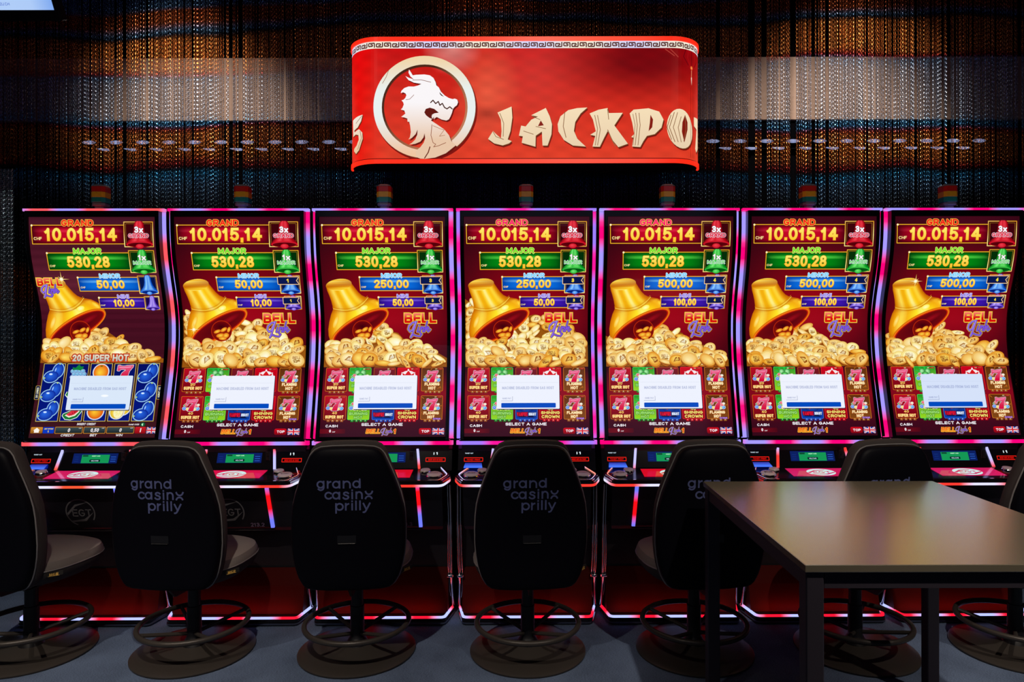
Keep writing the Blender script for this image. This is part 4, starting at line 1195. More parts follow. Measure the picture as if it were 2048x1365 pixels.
    if not first:
        flag(A, 1384, 421, 1496, 458, spec['flag']); flag(A, 1405, 533, 1490, 565, spec['flag'])
        logo(A, 1286, 618, 1464, 752)
        R1 = [('red', [('20', .36, .64, .58, .74, rgb(255, 214, 110), rgb(150, 20, 10)), ('SUPER HOT', .08, .78, .90, .91, rgb(255, 236, 150), rgb(190, 60, 10))], '20'),
              ('lime', [('BURNING', .12, .70, .90, .82, rgb(150, 230, 110), rgb(10, 110, 30))], '5'), ('maroon', [('HOT', .3, .7, .7, .85, rgb(255, 236, 150), rgb(150, 20, 10))], '5'),
              ('crown', [('SHINING', .12, .7, .88, .82, rgb(255, 240, 140), rgb(150, 20, 10))], '10'),
              ('brown', [('FLAMING', .16, .63, .84, .76, rgb(255, 244, 190), rgb(190, 90, 10)), ('HOT', .33, .80, .67, .93, rgb(255, 244, 190), rgb(190, 90, 10))], '40')]
        R2 = [('red', [('40', .38, .66, .60, .76, rgb(255, 214, 110), rgb(150, 20, 10)), ('SUPER HOT', .08, .81, .90, .94, rgb(255, 236, 150), rgb(190, 60, 10))], '40'),
              ('lime', [('40', .38, .56, .62, .66, rgb(190, 240, 90), rgb(10, 110, 30)), ('BURNING', .08, .68, .92, .80, rgb(170, 236, 120), rgb(6, 100, 24)), ('HOT', .30, .84, .68, .96, rgb(170, 236, 120), rgb(6, 100, 24))], '40'),
              ('navy', [('VAMPIRE', .06, .70, .56, .86, rgb(220, 20, 50), rgb(50, 6, 40)), ('NIGHT', .60, .72, .94, .84, rgb(220, 232, 255), rgb(10, 30, 90))], '20'),
              ('crown', [('40', .38, .52, .62, .63, rgb(255, 236, 120), rgb(130, 10, 10)), ('SHINING', .08, .66, .92, .78, rgb(255, 236, 120), rgb(130, 10, 10)), ('CROWN', .10, .82, .90, .95, rgb(255, 236, 120), rgb(130, 10, 10))], '40'),
              ('brown', [('FLAMING', .14, .66, .84, .78, rgb(255, 244, 190), rgb(190, 90, 10)), ('HOT', .32, .82, .64, .95, rgb(255, 244, 190), rgb(190, 90, 10)), ('EXTREME', .58, .93, .92, .99, rgb(200, 140, 240), rgb(60, 20, 90))], '40')]
        X = [(857, 978), (987, 1107), (1121, 1241), (1251, 1373), (1385, 1505)]
        edges = {'red': rgb(214, 110, 20), 'lime': rgb(60, 220, 90), 'maroon': rgb(190, 90, 20), 'crown': rgb(240, 40, 40), 'navy': rgb(50, 120, 230), 'brown': rgb(216, 120, 30)}
        tabs = {'red': rgb(150, 74, 24), 'lime': rgb(0, 130, 30), 'maroon': rgb(120, 50, 20), 'crown': rgb(190, 0, 20), 'navy': rgb(10, 70, 180), 'brown': rgb(150, 84, 24)}
        for (a, b), (kd, ln, bd) in zip(X, R1): tile(A, a, 915, b, 1044, kd, ln, edges[kd], tabs[kd], bd)
        for (a, b), (kd, ln, bd) in zip(X, R2): tile(A, a, 1068, b, 1200, kd, ln, edges[kd], tabs[kd], bd)
        popup(A, 1018, 957, 1362, 1141, spec['pop'])
        wt = rgb(246, 240, 246)
        A.text('CASH', 872, 1226, 938, 1240, wt, 0.04)
        A.rrect(842, 1249, 980, 1274, 5, lambda x, y: mix(rgb(120, 8, 24), rgb(66, 6, 22), abs(x - 890) / 100.0))
        A.text('0', 893, 1252, 903, 1268, wt, 0.04); A.text('CHF', 910, 1262, 926, 1268, wt, 0.02)
        A.text('SELECT A GAME', 1066, 1217, 1290, 1233, wt, 0.04)
        A.text('BELL', 1091, 1250, 1168, 1274, lambda x, y: mix(rgb(240, 40, 30), rgb(240, 140, 30), (y - 1250) / 24), 0.04, 0.25, rgb(240, 190, 60), 2)
        link_script(A, 1172, 1244, 1238, 1286, .42); A.text('1', 1242, 1249, 1255, 1275, rgb(236, 40, 30), 0.04, 0.1, rgb(250, 210, 60), 2)
        A.rrect(1380, 1246, 1446, 1280, 9, lambda x, y: mix(rgb(206, 12, 30), rgb(120, 4, 18), (y - 1246) / 34)); A.text('TOP', 1394, 1256, 1436, 1270, wt, 0.04)
        uk_flag(A, 1452, 1246, 1517, 1280)
    else:
        logo(A, 848, 424, 985, 530)
        t0 = (1020, 840, 1328, 876)
        A.text('20 SUPER HOT', *t0, rgb(232, 214, 190), 0.045, 0, rgb(206, 56, 16), 6.5)
        A.text('20 SUPER HOT', *t0, lambda x, y: mix(rgb(244, 226, 200), rgb(190, 196, 190), (y - 842) / 30), 0.03, 0, rgb(120, 120, 110), 1.5)
        X = [(868, 988), (997, 1117), (1126, 1246), (1256, 1376), (1385, 1506)]
        y0, y1 = 888, 1203
        A.quad(862, 884, 1512, 1208, rgb(58, 26, 22))
        for a, b in X:
            A.quad(a, y0, b, y1, rgb(226, 200, 90))
            A.quad(a + 2.6, y0 + 2.6, b - 2.6, y1 - 2.6, lambda x, y: mix(rgb(4, 14, 96), rgb(2, 22, 128), (y - 888) / 300))
        def plum(cx, cy, s_=1.0):
            for q in (0, 1):
                g = 5 if q == 0 else 0
                c0 = rgb(150, 200, 240) if q == 0 else rgb(14, 44, 160); c1 = c0 if q == 0 else rgb(40, 104, 226)
                A.ellipse(cx + 24 * s_, cy - 18 * s_, (30 + g) * s_, (40 + g) * s_, c0, c1, R(12), 22, off=(-4, -4))
                A.ellipse(cx - 12 * s_, cy + 16 * s_, (42 + g) * s_, (31 + g) * s_, c0, c1, R(-12), 22, off=(-8, -6))
            A.ring(cx - 12 * s_, cy + 16 * s_, 38 * s_, 27 * s_, 1.6, rgb(10, 30, 130), R(-12), 22)
            A.ellipse(cx - 16 * s_, cy + 2 * s_, 11 * s_, 6 * s_, rgb(120, 180, 255), rgb(255, 255, 255), 0, 14)
            A.ellipse(cx + 8 * s_, cy - 24 * s_, 4 * s_, 13 * s_, rgb(90, 150, 250), rgb(200, 230, 255), R(14), 12)
            A.ellipse(cx - 50 * s_, cy + 24 * s_, 5 * s_, 4 * s_, rgb(190, 220, 90), seg=8); A.ellipse(cx + 30 * s_, cy - 56 * s_, 5 * s_, 4 * s_, rgb(190, 220, 90), seg=8)
        for r_ in range(3):
            yy = 944 + 103 * r_
            plum(928, yy, .95); plum(1445, yy + 2, .95)
        def disc(cx, cy, r_, c, c2, halo):
            A.ellipse(cx, cy, r_ + 6, r_ + 5, halo, halo, 0, 26); A.ellipse(cx, cy, r_, r_, c, c2, 0, 28, off=(-r_ * .2, r_ * .1))
        disc(1186, 935, 40, rgb(230, 90, 6), rgb(255, 210, 60), rgb(210, 226, 240))
        disc(1186, 1148, 42, rgb(224, 80, 6), rgb(255, 200, 50), rgb(210, 226, 240))
        A.ellipse(1186, 903, 8, 4, rgb(120, 110, 20), seg=10)
        for (gx, gy) in [(1030 + 19 * i + 9 * (j % 2), 930 + 16 * j) for j in range(3) for i in range(4)]:
            A.ellipse(gx, gy, 12, 11, rgb(190, 214, 236), seg=12); A.ellipse(gx, gy, 10, 9, rgb(8, 110, 190), rgb(170, 236, 255), seg=12, off=(-3, -3))
        A.poly([(1030, 925), (1028, 908), (1044, 912), (1062, 893), (1072, 905), (1088, 904), (1084, 918), (1072, 926), (1050, 922)], rgb(14, 130, 60))
        seven(A, 1274, 899, 1360, 968, 7)
        A.poly([(1014, 1040), (1006, 1060), (1022, 1076), (1040, 1060)], rgb(230, 240, 230)); A.poly([(1018, 1042), (1010, 1058), (1024, 1070), (1036, 1056)], rgb(20, 120, 50))
        # watermelon slice
        wm = [(1104, 1126), (1108, 1150), (1088, 1180), (1056, 1193), (1026, 1190), (1010, 1172), (1014, 1162), (1050, 1146), (1080, 1130)]
        A.stroke(wm, 7, rgb(220, 236, 230), True); A.poly(wm, rgb(24, 120, 50))
        A.poly([(1102, 1126), (1098, 1150), (1078, 1172), (1046, 1182), (1022, 1170), (1052, 1148), (1080, 1130)], rgb(240, 236, 214))
        A.poly([(1100, 1126), (1092, 1148), (1072, 1166), (1046, 1174), (1028, 1166), (1054, 1146), (1080, 1130)], lambda x, y: mix(rgb(240, 60, 80), rgb(196, 10, 30), (x - 1030) / 70))
        for q in ((1050, 1164), (1062, 1158), (1074, 1152), (1082, 1144), (1060, 1168)): A.ellipse(*q, 2.4, 2.8, rgb(40, 10, 14), seg=8)
        # lemon
        A.ellipse(1340, 1140, 38, 30, rgb(220, 230, 240), seg=22, rot=R(-35)); A.ellipse(1340, 1140, 33, 25, rgb(230, 180, 20), rgb(255, 240, 90), R(-35), 22)
        disc(1302, 1152, 36, rgb(224, 180, 20), rgb(255, 236, 110), rgb(214, 228, 240))
        A.ellipse(1310, 1152, 25, 34, rgb(250, 246, 200), rgb(240, 226, 90), R(14), 22)
        for q in range(8):
            a = R(45 * q + 14); A.stroke([(1310, 1152), (1310 + 21 * math.cos(a), 1152 + 29 * math.sin(a))], 1.5, rgb(255, 252, 220), False, False)
        popup(A, 1022, 955, 1366, 1141, spec['pop'])
        A.ellipse(1224, 1064, 21, 7, rgb(240, 248, 255), rgb(255, 255, 255), seg=16)
        for (a, b, rr) in ((843, 866, 1), (1508, 1530, 2)):
            A.rrect(a - 2, 1008, b, 1084, 5, rgb(200, 170, 70)); A.rrect(a, 1010, b - 2, 1082, 4, rgb(4, 12, 70))
            A.text('20 LINES', a + 5, 1018, b - 7, 1074, rgb(236, 236, 200), 0.03, rot=rr)
        wt = rgb(238, 232, 236)
        A.text('INSERT CREDIT', 1092, 1212, 1192, 1224, wt, 0.03, .2); A.text('GAME OVER', 1372, 1217, 1428, 1225, wt, 0.03, .2)
        A.ellipse(1448, 1221, 14, 12, rgb(20, 60, 40), rgb(20, 130, 70), seg=16); A.poly([(1442, 1218), (1450, 1214), (1450, 1229), (1442, 1225)], rgb(190, 240, 200))
        A.rrect(848, 1234, 912, 1268, 4, lambda x, y: mix(rgb(214, 144, 50), rgb(140, 84, 16), (y - 1234) / 34)); A.poly([(880, 1237), (898, 1252), (893, 1252), (893, 1264), (867, 1264), (867, 1252), (862, 1252)], rgb(250, 244, 236))
        A.rrect(914, 1234, 974, 1268, 4, rgb(10, 56, 190)); A.text('BET OPTION', 921, 1240, 967, 1247, rgb(240, 220, 60), 0.03, .2); A.text('1', 940, 1252, 947, 1264, rgb(240, 220, 60), 0.04)
        for a, b, t, n in ((978, 1128, '0', 'CREDIT'), (1132, 1252, '0,50', 'BET'), (1256, 1406, '0', 'WIN')):
            A.rrect(a, 1232, b, 1270, 5, rgb(196, 130, 40)); A.rrect(a + 3, 1235, b - 3, 1267, 4, lambda x, y: mix(rgb(60, 76, 80), rgb(24, 34, 38), (y - 1235) / 32))
            m_ = (a + b) / 2; ww = 6 if len(t) == 1 else 22
            A.text(t, m_ - ww, 1241, m_ + ww, 1261, wt, 0.03, .15); A.text('CHF', b - 22, 1238, b - 8, 1243, wt, 0.02)
            A.text(n, m_ - 6 * len(n) - 4, 1272, m_ + 6 * len(n) - 4, 1285, wt, 0.03, .2)
        A.rrect(1410, 1234, 1468, 1270, 4, lambda x, y: mix(rgb(206, 30, 40), rgb(140, 6, 16), (y - 1234) / 36)); A.text('i', 1436, 1241, 1443, 1263, wt, 0.05, .1)
        uk_flag(A, 1472, 1236, 1528, 1270)
        A.text('Demo V', 850, 96, 884, 101, wt, 0.02) if False else None
    return A

PINK, LAV, CORAL = rgb(255, 0, 118), rgb(158, 146, 255), rgb(255, 84, 92)
RED_, WHT = rgb(255, 56, 46), rgb(222, 222, 255)
def wave(c0, c1, period, phase, sharp=1.6):
    def f(L):
        s_ = math.sin(2 * math.pi * (L / period + phase)) * sharp
        return mix(c0, c1, .5 + .5 * max(-1, min(1, s_)))
    return f
SEC = lambda w, h: [(-w / 2, -h / 2), (w / 2, -h / 2), (w / 2, h / 2), (-w / 2, h / 2)]

def extrude_x(poly, x0, x1):
    b = MB(); n = len(poly)
    b.rings([[(x0, y, z) for y, z in poly], [(x1, y, z) for y, z in poly]])
    return b
ROWS = [ZB + (ZT - ZB) * i / 44 for i in range(45)]
HB = 0.3225
def bezel_mesh():
    b = MB()
    xi, xo = 0.3055, HB
    for s_ in (-1, 1):
        rs = []
        for z in ROWS:
            y = prof(z)
            rs.append([(s_ * xi, y - .001, z), (s_ * xi, y - .006, z), (s_ * (xo - .004), y - .006, z), (s_ * xo, y - .002, z), (s_ * xo, y + .032, z), (s_ * xi, y + .032, z)])
        b.rings(rs)
    za, zb2 = ROWS[0], ROWS[-1]
    zi0, zi1 = scr(0, 1292)[2], scr(0, 92)[2]
    for z0, z1 in ((za, zi0), (zi1, zb2)):
        y = (prof(z0) + prof(z1)) / 2
        b.rings([[(x, y - .006, z0), (x, y - .006, z1), (x, y + .022, z1), (x, y + .022, z0)] for x in (-xi - .002, xi + .002)])
    return b.mesh('bezel', M['gloss_black'])
def back_mesh():
    poly = [(prof(z) + .030, z) for z in ROWS] + [(.40, ROWS[-1]), (.40, .03), (.15, .03), (.15, .40), (.10, .46), (.10, .70), (.05, .80)]
    return extrude_x(poly, -.318, .318).mesh('cabinet', M['satin_black'])
DECK = [(-.292, .02), (-.338, -.085), (-.325, -.115), (-.304, -.160), (-.285, -.172), (.285, -.172), (.304, -.160), (.325, -.115), (.338, -.085), (.292, .02)]
def deck_z(y): return .706 + (y + .172) * .14
def deck_mesh():
    b = MB()
    top = [(x, y, deck_z(y)) for x, y in DECK]; n = len(top)
    low = [(x * .985, y + .006, .690) for x, y in DECK]
    bot = [(x * .90, max(y, -.10) + .02, .668) for x, y in DECK]
    b.rings([bot, low, top])
    return b.mesh('button_deck', M['gloss_black'])
def open_path(pts, r=.02): return round_path(pts, r, 4)
def deck_ring(off, dz, dy=0): 
    k = [(-.292, .02), (-.338, -.085), (-.304, -.165), (.304, -.165), (.338, -.085), (.292, .02)]
    return [(x * (1 + off), y - dy, deck_z(y) + dz) for x, y in k]
BASE = [(-.335, .085), (-.305, -.055), (.305, -.055), (.335, .085)]
def console_y(z): return .018 + (z - .735) / .107 * .042
def chf_panel(material_name): pass

def emblem(A, cx, cy, rx, ry, c, hole):
    """round globe mark with three capitals and two swooshes"""
    A.ellipse(cx, cy, rx, ry, c, c, 0, 30)
    A.poly([(cx - rx * 1.02, cy + ry * .15), (cx - rx * .4, cy - ry * .52), (cx + rx * .5, cy - ry * .72), (cx + rx * .3, cy - ry * .52), (cx - rx * .35, cy - ry * .34), (cx - rx * .86, cy + ry * .30)], hole)
    A.poly([(cx - rx * .80, cy + ry * .48), (cx + rx * .2, cy + ry * .50), (cx + rx * 1.0, cy - ry * .10), (cx + rx * .95, cy + ry * .12), (cx + rx * .3, cy + ry * .70), (cx - rx * .7, cy + ry * .66)], hole)
    A.text('EGT', cx - rx * .58, cy - ry * .28, cx + rx * .66, cy + ry * .30, hole, 0.03)

def make_machine(k, label, spec):
    X = 0.02 + (k - 3) * PITCH
    t = thing('slot_machine', label, 'slot machine', (X * math.cos(YAW), Y0 + X * math.sin(YAW), 0), YAW, 'slot machines in one row')
    P = lambda name, me, par=t: link(name, me, par)
    P('cabinet', cached('cabinet', back_mesh))
    P('bezel', cached('bezel', bezel_mesh))
    A = screen_art(k, spec)
    P('screen', A.build('screen', scr, M['screen']))
    # lit frame around the bezel
    hot, cool = spec['led']
    ph = spec['phase']
    sz = [z for z in ROWS[::1]]
    for s_ in (-1, 1):
        path = [(s_ * .332, prof(z) + .042, z) for z in sz]
        b = MB().sweep(path, SEC(.020, .022), (0, -1, 0), False, wave(hot, cool, .27, ph + .13 * s_))
        P('led_strip', b.mesh('led_strip', M['led'], False))
        g = MB().sweep([(s_ * .3435, prof(z) + .056, z) for z in sz], SEC(.003, .05), (0, -1, 0))
        P('side_trim', cached(('side_trim', s_), lambda: g.mesh('side_trim', M['dark_chrome'])))
    zt_, zb_ = ROWS[-1] + .008, ROWS[0] - .017
    b = MB().sweep(densify([(-.342, prof(ROWS[-1]) + .024, zt_), (.342, prof(ROWS[-1]) + .024, zt_)]), SEC(.024, .012), (0, 0, 1), False, wave(hot, cool, .27, ph + .30))
    P('led_strip', b.mesh('led_strip', M['led']))
    b = MB().sweep(densify([(-.342, .024, zb_), (.342, .024, zb_)]), SEC(.020, .019), (0, 0, 1), False, wave(hot, cool, .27, ph + .62))
    P('led_strip', b.mesh('led_strip', M['led']))
    P('lower_lip', cached('lower_lip', lambda: MB().box(-.328, .328, .0, .02, ROWS[0] - .0065, ROWS[0] - .001, .002).mesh('lower_lip', M['chrome'])))
    # console panel
    def panel():
        b = MB(); x = .335
        b.rings([[(-x, console_y(z), z), (x, console_y(z), z), (x, .12, z), (-x, .12, z)] for z in (.722, .845)])
        return b.mesh('console_panel', M['gloss_black'])
    P('console_panel', cached('console_panel', panel))
    def cmap(x, y, l): return (x, console_y(-y) - .0012 - l, -y)
    z2 = lambda py: -(E + (VY - py) * (Y0 + .04) / F)       # y of the drawing for a photo row
    C = Art(axis=1, step=10)
    C.quad(-.108, z2(905), .108, z2(923.5), rgb(8, 30, 96)); C.quad(-.066, z2(907.5), .068, z2(923), rgb(18, 150, 84), 1, 1)
    C.quad(-.062, z2(908), -.036, z2(911), rgb(10, 70, 50)); C.text('INSERT CARD', -.018, z2(909), .022, z2(911), rgb(200, 255, 220), .02)
    C.rrect(-.026, z2(916.2), .026, z2(921), .004, rgb(4, 40, 40)); C.text('WELCOME', -.018, z2(917.6), .018, z2(919.8), rgb(200, 230, 240), .02)
    for q in range(3): C.quad(.075, z2(911 + 4 * q), .100, z2(912.2 + 4 * q), rgb(40, 90, 190)); C.quad(-.100, z2(911 + 4 * q), -.080, z2(912.2 + 4 * q), rgb(14, 44, 120))
    P('info_display', cached('info_display', lambda: C.build('info_display', cmap, M['screen'])))
    C2 = Art(axis=1, step=10)
    C2.text('TICKET OUT', -.302, z2(906), -.262, z2(908), rgb(220, 240, 255), .03)
    def slot(C, x0, x1, t):
        C.stroke([(x0, z2(915.5)), (x1, z2(915.5)), (x1, z2(922)), (x0, z2(922))], .0028, rgb(255, 34, 20), True)
        C.text(t, x0 + .012, z2(917.4), x1 - .012, z2(920.2), rgb(236, 10, 6), .03)
    slot(C2, -.305, -.215, 'TICKET PRINT')
    P('ticket_sign', cached('ticket_sign', lambda: C2.build('ticket_sign', cmap, M['screen'])))
    C3 = Art(axis=1, step=10)
    slot(C3, .208, .302, 'INSERT NOTE OR TICKET')
    for xx in (.246, .262): C3.stroke([(xx, z2(905)), (xx, z2(909.5))], .004, rgb(236, 250, 255), False, False)
    C3.stroke([(.262, z2(905)), (.257, z2(906.2))], .003, rgb(236, 250, 255), False, False)
    P('note_sign', cached('note_sign', lambda: C3.build('note_sign', cmap, M['screen'])))
    def tray():
        b = MB()
        b.rings([[(-.305, console_y(.735) - .030, .738), (-.305, console_y(.735) - .034, .742), (-.300, console_y(.757) - .004, .757), (-.300, console_y(.757), .738)],
                 [(-.215, console_y(.735) - .030, .738), (-.215, console_y(.735) - .034, .742), (-.220, console_y(.757) - .004, .757), (-.220, console_y(.757), .738)]])
        b.c = [rgb(6, 26, 130)] * 8
        for i in (1, 5): b.c[i] = rgb(70, 120, 255)
        return b.mesh('ticket_tray', M['led'])
    tr = P('ticket_tray', cached('ticket_tray', tray)); tr['label'] = 'glowing blue ticket tray'
    def grille():
        b = MB()
        b.box(.128, .150, .030, .045, .770, .812, .002)
        for zz in (.780, .800): b.rings([[(.139 + .008 * math.cos(a), .040 - q * .014, zz + .008 * math.sin(a)) for a in [i * math.pi / 6 for i in range(12)]] for q in (0, 1)])
        return b.mesh('socket_plate', M['satin_black'])
    P('socket_plate', cached('socket_plate', grille))
    for s_ in (-1, 1):
        for zz0, zz1, nm in ((.730, .838, 'upper'),):
            b = MB().sweep(densify([(s_ * .163, console_y(zz1) - .003, zz1), (s_ * .178, console_y(zz0) - .003, zz0)], .008), SEC(.011, .008), (0, -1, 0), False,
                           wave(spec['deck'][0], rgb(190, 190, 255), .20, ph + .2 * s_ + .1))
            P('led_divider', b.mesh('led_divider', M['led']))
        b = MB().sweep(densify(round_path([(s_ * .188, -.118, .672), (s_ * .195, -.055, .47)], .02), .01), SEC(.016, .012), (0, -1, 0), False, wave(rgb(255, 12, 22), rgb(110, 120, 250), .26, .30 + ph * .3))
        P('led_divider', b.mesh('led_divider', M['led']))
    # deck
    P('button_deck', cached('button_deck', deck_mesh))
    P('deck_trim', cached('deck_trim', lambda: MB().sweep(open_path(deck_ring(-.018, .0035), .02), SEC(.009, .006)).mesh('deck_trim', M['chrome'])))
    P('deck_trim', cached('deck_trim2', lambda: MB().sweep(open_path(deck_ring(.002, -.007, .001), .02), SEC(.010, .012)).mesh('deck_trim', M['dark_chrome'])))
    rail_glow = MB().sweep(densify(open_path(deck_ring(-.035, .0035, -.004), .02), .01), SEC(.005, .005), (0, 0, 1), False, wave(rgb(255, 150, 130), rgb(210, 205, 255), .30, ph + .4))
    P('deck_light', rail_glow.mesh('deck_light', M['led']))
    b = MB().sweep(densify(open_path(deck_ring(.003, -.019, .002), .022), .01), SEC(.010, .011), (0, 0, 1), False, wave(spec['deck'][0], spec['deck'][1], .31, ph + .9))
    P('deck_light', b.mesh('deck_light', M['led']))
    D = Art(axis=1, step=10)
    c = spec['pad']
    D.quad(-.152, -.112, .152, -.004, c)
    emblem(D, .0, -.058, .068, .046, rgb(206, 232, 232), c)
    D.text('EGT', -.120, -.018, -.100, -.012, rgb(240, 170, 190), .02) if False else None
    P('touch_pad', cached(('pad', tuple(c)), lambda: D.build('touch_pad', lambda x, y, l: (x, -y - .118, deck_z(-y - .118) + .0012 + l), M['screen'])))
    def button(r_, r2, txt):
        b = MB().lathe([(r_ * 1.12, 0), (r_ * 1.12, .003), (r_ * 1.02, .006)], 0, 0, 28)
        o = b.mesh('ring', M['chrome'])
        b2 = MB().lathe([(r_, .004), (r_, .008), (r_ * .9, .011), (r_ * .5, .0125), (r_ * .02, .013)], 0, 0, 28)
        return o, b2.mesh('cap', M['button'], True), txt
    def put_button(x, y, r_, txt, key):
        o, c2, _ = cached(key, lambda: button(r_, 0, txt))
        e = bpy.data.objects.new('button', None); COL.objects.link(e); e.parent = t; e.location = (x, y, deck_z(y)); e.empty_display_size = .02
        e.rotation_euler = (math.atan(.14), 0, 0)
        link('ring', o, e); link('cap', c2, e)
        if txt:
            def let():
                T = Art(axis=0, step=10)
                n = len(txt)
                for i, w in enumerate(txt): T.text(w, -r_ * .55, -r_ * (.30 if n == 2 else .16) + i * r_ * .36, r_ * .55, -r_ * (.30 if n == 2 else .16) + i * r_ * .36 + r_ * .28, (0, 0, 0), .03)
                return T.build('lettering', lambda x, y, l: (x, -y, .0134 + l), M['print_dark'])
            link('lettering', cached(key + 'l', let), e)
    put_button(-.262, -.085, .034, ('AUTO', 'PLAY'), 'b1'); put_button(-.214, -.030, .024, (), 'b2')
    put_button(.262, -.085, .034, ('START',), 'b3'); put_button(.214, -.030, .024, (), 'b4')
    # lower front
    def front():
        b = MB()
        b.rings([[(-.300, -.115, .672), (.300, -.115, .672), (.300, .10, .672), (-.300, .10, .672)], [(-.300, -.052, .47), (.300, -.052, .47), (.300, .10, .47), (-.300, .10, .47)],
                 [(-.295, -.040, .452), (.295, -.040, .452), (.295, .10, .452), (-.295, .10, .452)]])
        return b.mesh('front_panel', M['panel_black'])
    P('front_panel', cached('front_panel', front))
    P('panel_edge', cached('panel_edge', lambda: MB().sweep([(-.20, -.044, .4535), (.20, -.044, .4535)], SEC(.005, .003)).mesh('panel_edge', M['dark_chrome'])))
    fy = lambda z: -.115 + (.672 - z) / .202 * .063
    def em():
        G = Art(axis=1, step=10)
        cx, cy, r_ = 0.0, -.548, .066
        G.ring(cx, cy, r_, r_, .006, (0, 0, 0), 0, 36, 110, 395)
        G.poly([(cx - r_ * .95, cy + r_ * .05), (cx - r_ * .3, cy - r_ * .62), (cx + r_ * .6, cy - r_ * .78), (cx - r_ * .25, cy - r_ * .48), (cx - r_ * .9, cy + r_ * .2)], (0, 0, 0))
        G.poly([(cx - r_ * .72, cy + r_ * .62), (cx + r_ * .2, cy + r_ * .5), (cx + r_ * .96, cy - r_ * .05), (cx + r_ * .3, cy + r_ * .66), (cx - r_ * .6, cy + r_ * .74)], (0, 0, 0))
        G.text('EGT', cx - r_ * .58, cy - r_ * .26, cx + r_ * .78, cy + r_ * .30, (0, 0, 0), .01)
        return G.build('emblem', lambda x, y, l: (x, fy(-y) - .0012 - l, -y), M['print_dark'])
    P('emblem', cached('emblem', em))
    if spec.get('number'):
        G = Art(axis=1, step=10)
        G.text(spec['number'], .090, -.492, .155, -.472, (0, 0, 0), .02)
        P('number', G.build('number', lambda x, y, l: (x, fy(-y) - .0012 - l, -y), M['print_number']))
    def kick():
        b = MB()
        b.rings([[(-.315, .005, .033), (.315, .005, .033), (.315, .11, .033), (-.315, .11, .033)], [(-.315, .030, .16), (.315, .030, .16), (.315, .11, .16), (-.315, .11, .16)],
                 [(-.315, .055, .24), (.315, .055, .24), (.315, .11, .24), (-.315, .11, .24)]])
        return b.mesh('kick_panel', M['kick'])
    kp = P('kick_panel', cached('kick_panel', kick)); kp['label'] = 'dark red panel'
    P('knee_panel', cached('knee_panel', lambda: MB().box(-.315, .315, .06, .12, .24, .46).mesh('knee_panel', M['satin_black'])))
    P('base', cached('base', lambda: MB().prism([(-.335, .30), (-.335, .085), (-.310, -.048), (-.298, -.058), (.298, -.058), (.310, -.048), (.335, .085), (.335, .30)], .0, .032, .003).mesh('base', M['gloss_black'])))
    b = MB().sweep(densify(round_path([(x, y + .004, .036) for x, y in BASE], .02), .01), SEC(.010, .009), (0, 0, 1), False, wave(rgb(255, 20, 50), rgb(176, 186, 255), .26, ph + .5))
    P('base_light', b.mesh('base_light', M['led_low']))
    P('base_trim', cached('base_trim', lambda: MB().sweep(round_path([(x * 1.008, y - .006, .012) for x, y in BASE], .02), SEC(.006, .008)).mesh('base_trim', M['dark_chrome'])))
    for s_ in (-1, 1):
        def pil():
            b = MB()
            for dx, r_ in ((0, .0075), (.012, .0055)):
                b.tube([(s_ * (.331 - dx), -.045 + dx, .668), (s_ * (.333 - dx), -.02 + dx, .50), (s_ * (.331 - dx), .0 + dx, .30), (s_ * (.329 - dx), .035 + dx, .21), (s_ * (.331 - dx), .060 + dx, .12), (s_ * .334, .080, .036)], r_, 10, (0, 1, 0))
            b.box(s_ * .325 - .016, s_ * .325 + .016, .018, .05, .20, .213, .003)
            return b.mesh('pillar', M['chrome'], True)
        P('pillar', cached(('pillar', s_), pil))
    # signal lamp on top
    light_piece = bpy.data.objects.new('signal_lamp', None); COL.objects.link(light_piece); light_piece.parent = t; light_piece.location = (0, .085, ROWS[-1] + .030); light_piece.empty_display_size = .05
    def octo(w, d, c): return [(-w + c, -d), (w - c, -d), (w, -d + c), (w, d - c), (w - c, d), (-w + c, d), (-w, d - c), (-w, -d + c)]
    w, c = .035, .012
    zl = .016
    link('socket', cached('lamp_socket', lambda: MB().prism(octo(.022, .022, .008), -.06, .014, .002).prism(octo(.032, .032, .012), .004, .020, .003).mesh('socket', M['lens_cap'])), light_piece)
    for nm, mt, z0, z1 in (('green_lens', 'lens_green', .020, .045), ('yellow_lens', 'lens_yellow', .0452, .072), ('red_lens', 'lens_red', .0722, .099)):
        o = link(nm, cached(nm, lambda: MB().prism(octo(w, w, c), z0, z1, .0012).mesh(nm, M[mt])), light_piece)
    link('cap', cached('lamp_cap', lambda: MB().prism(octo(w, w, c), .0992, .101).rings([[(x, y, .101) for x, y in octo(w, w, c)], [(x, y, .109) for x, y in octo(.026, .026, .009)]]).mesh('cap', M['lens_cap'])), light_piece)
    # added red area light low on the base that reddens the kick panel
    l = bpy.data.lights.new('plinth_light', 'AREA'); l.shape = 'RECTANGLE'; l.size = .56; l.size_y = .01; l.energy = spec.get('plinth', .17); l.color = (1, .06, .03)
    lo = bpy.data.objects.new('plinth_light', l); COL.objects.link(lo); lo.parent = t; lo.location = (0, -.040, .050)
    lo.rotation_euler = (R(118), 0, 0)
    return t

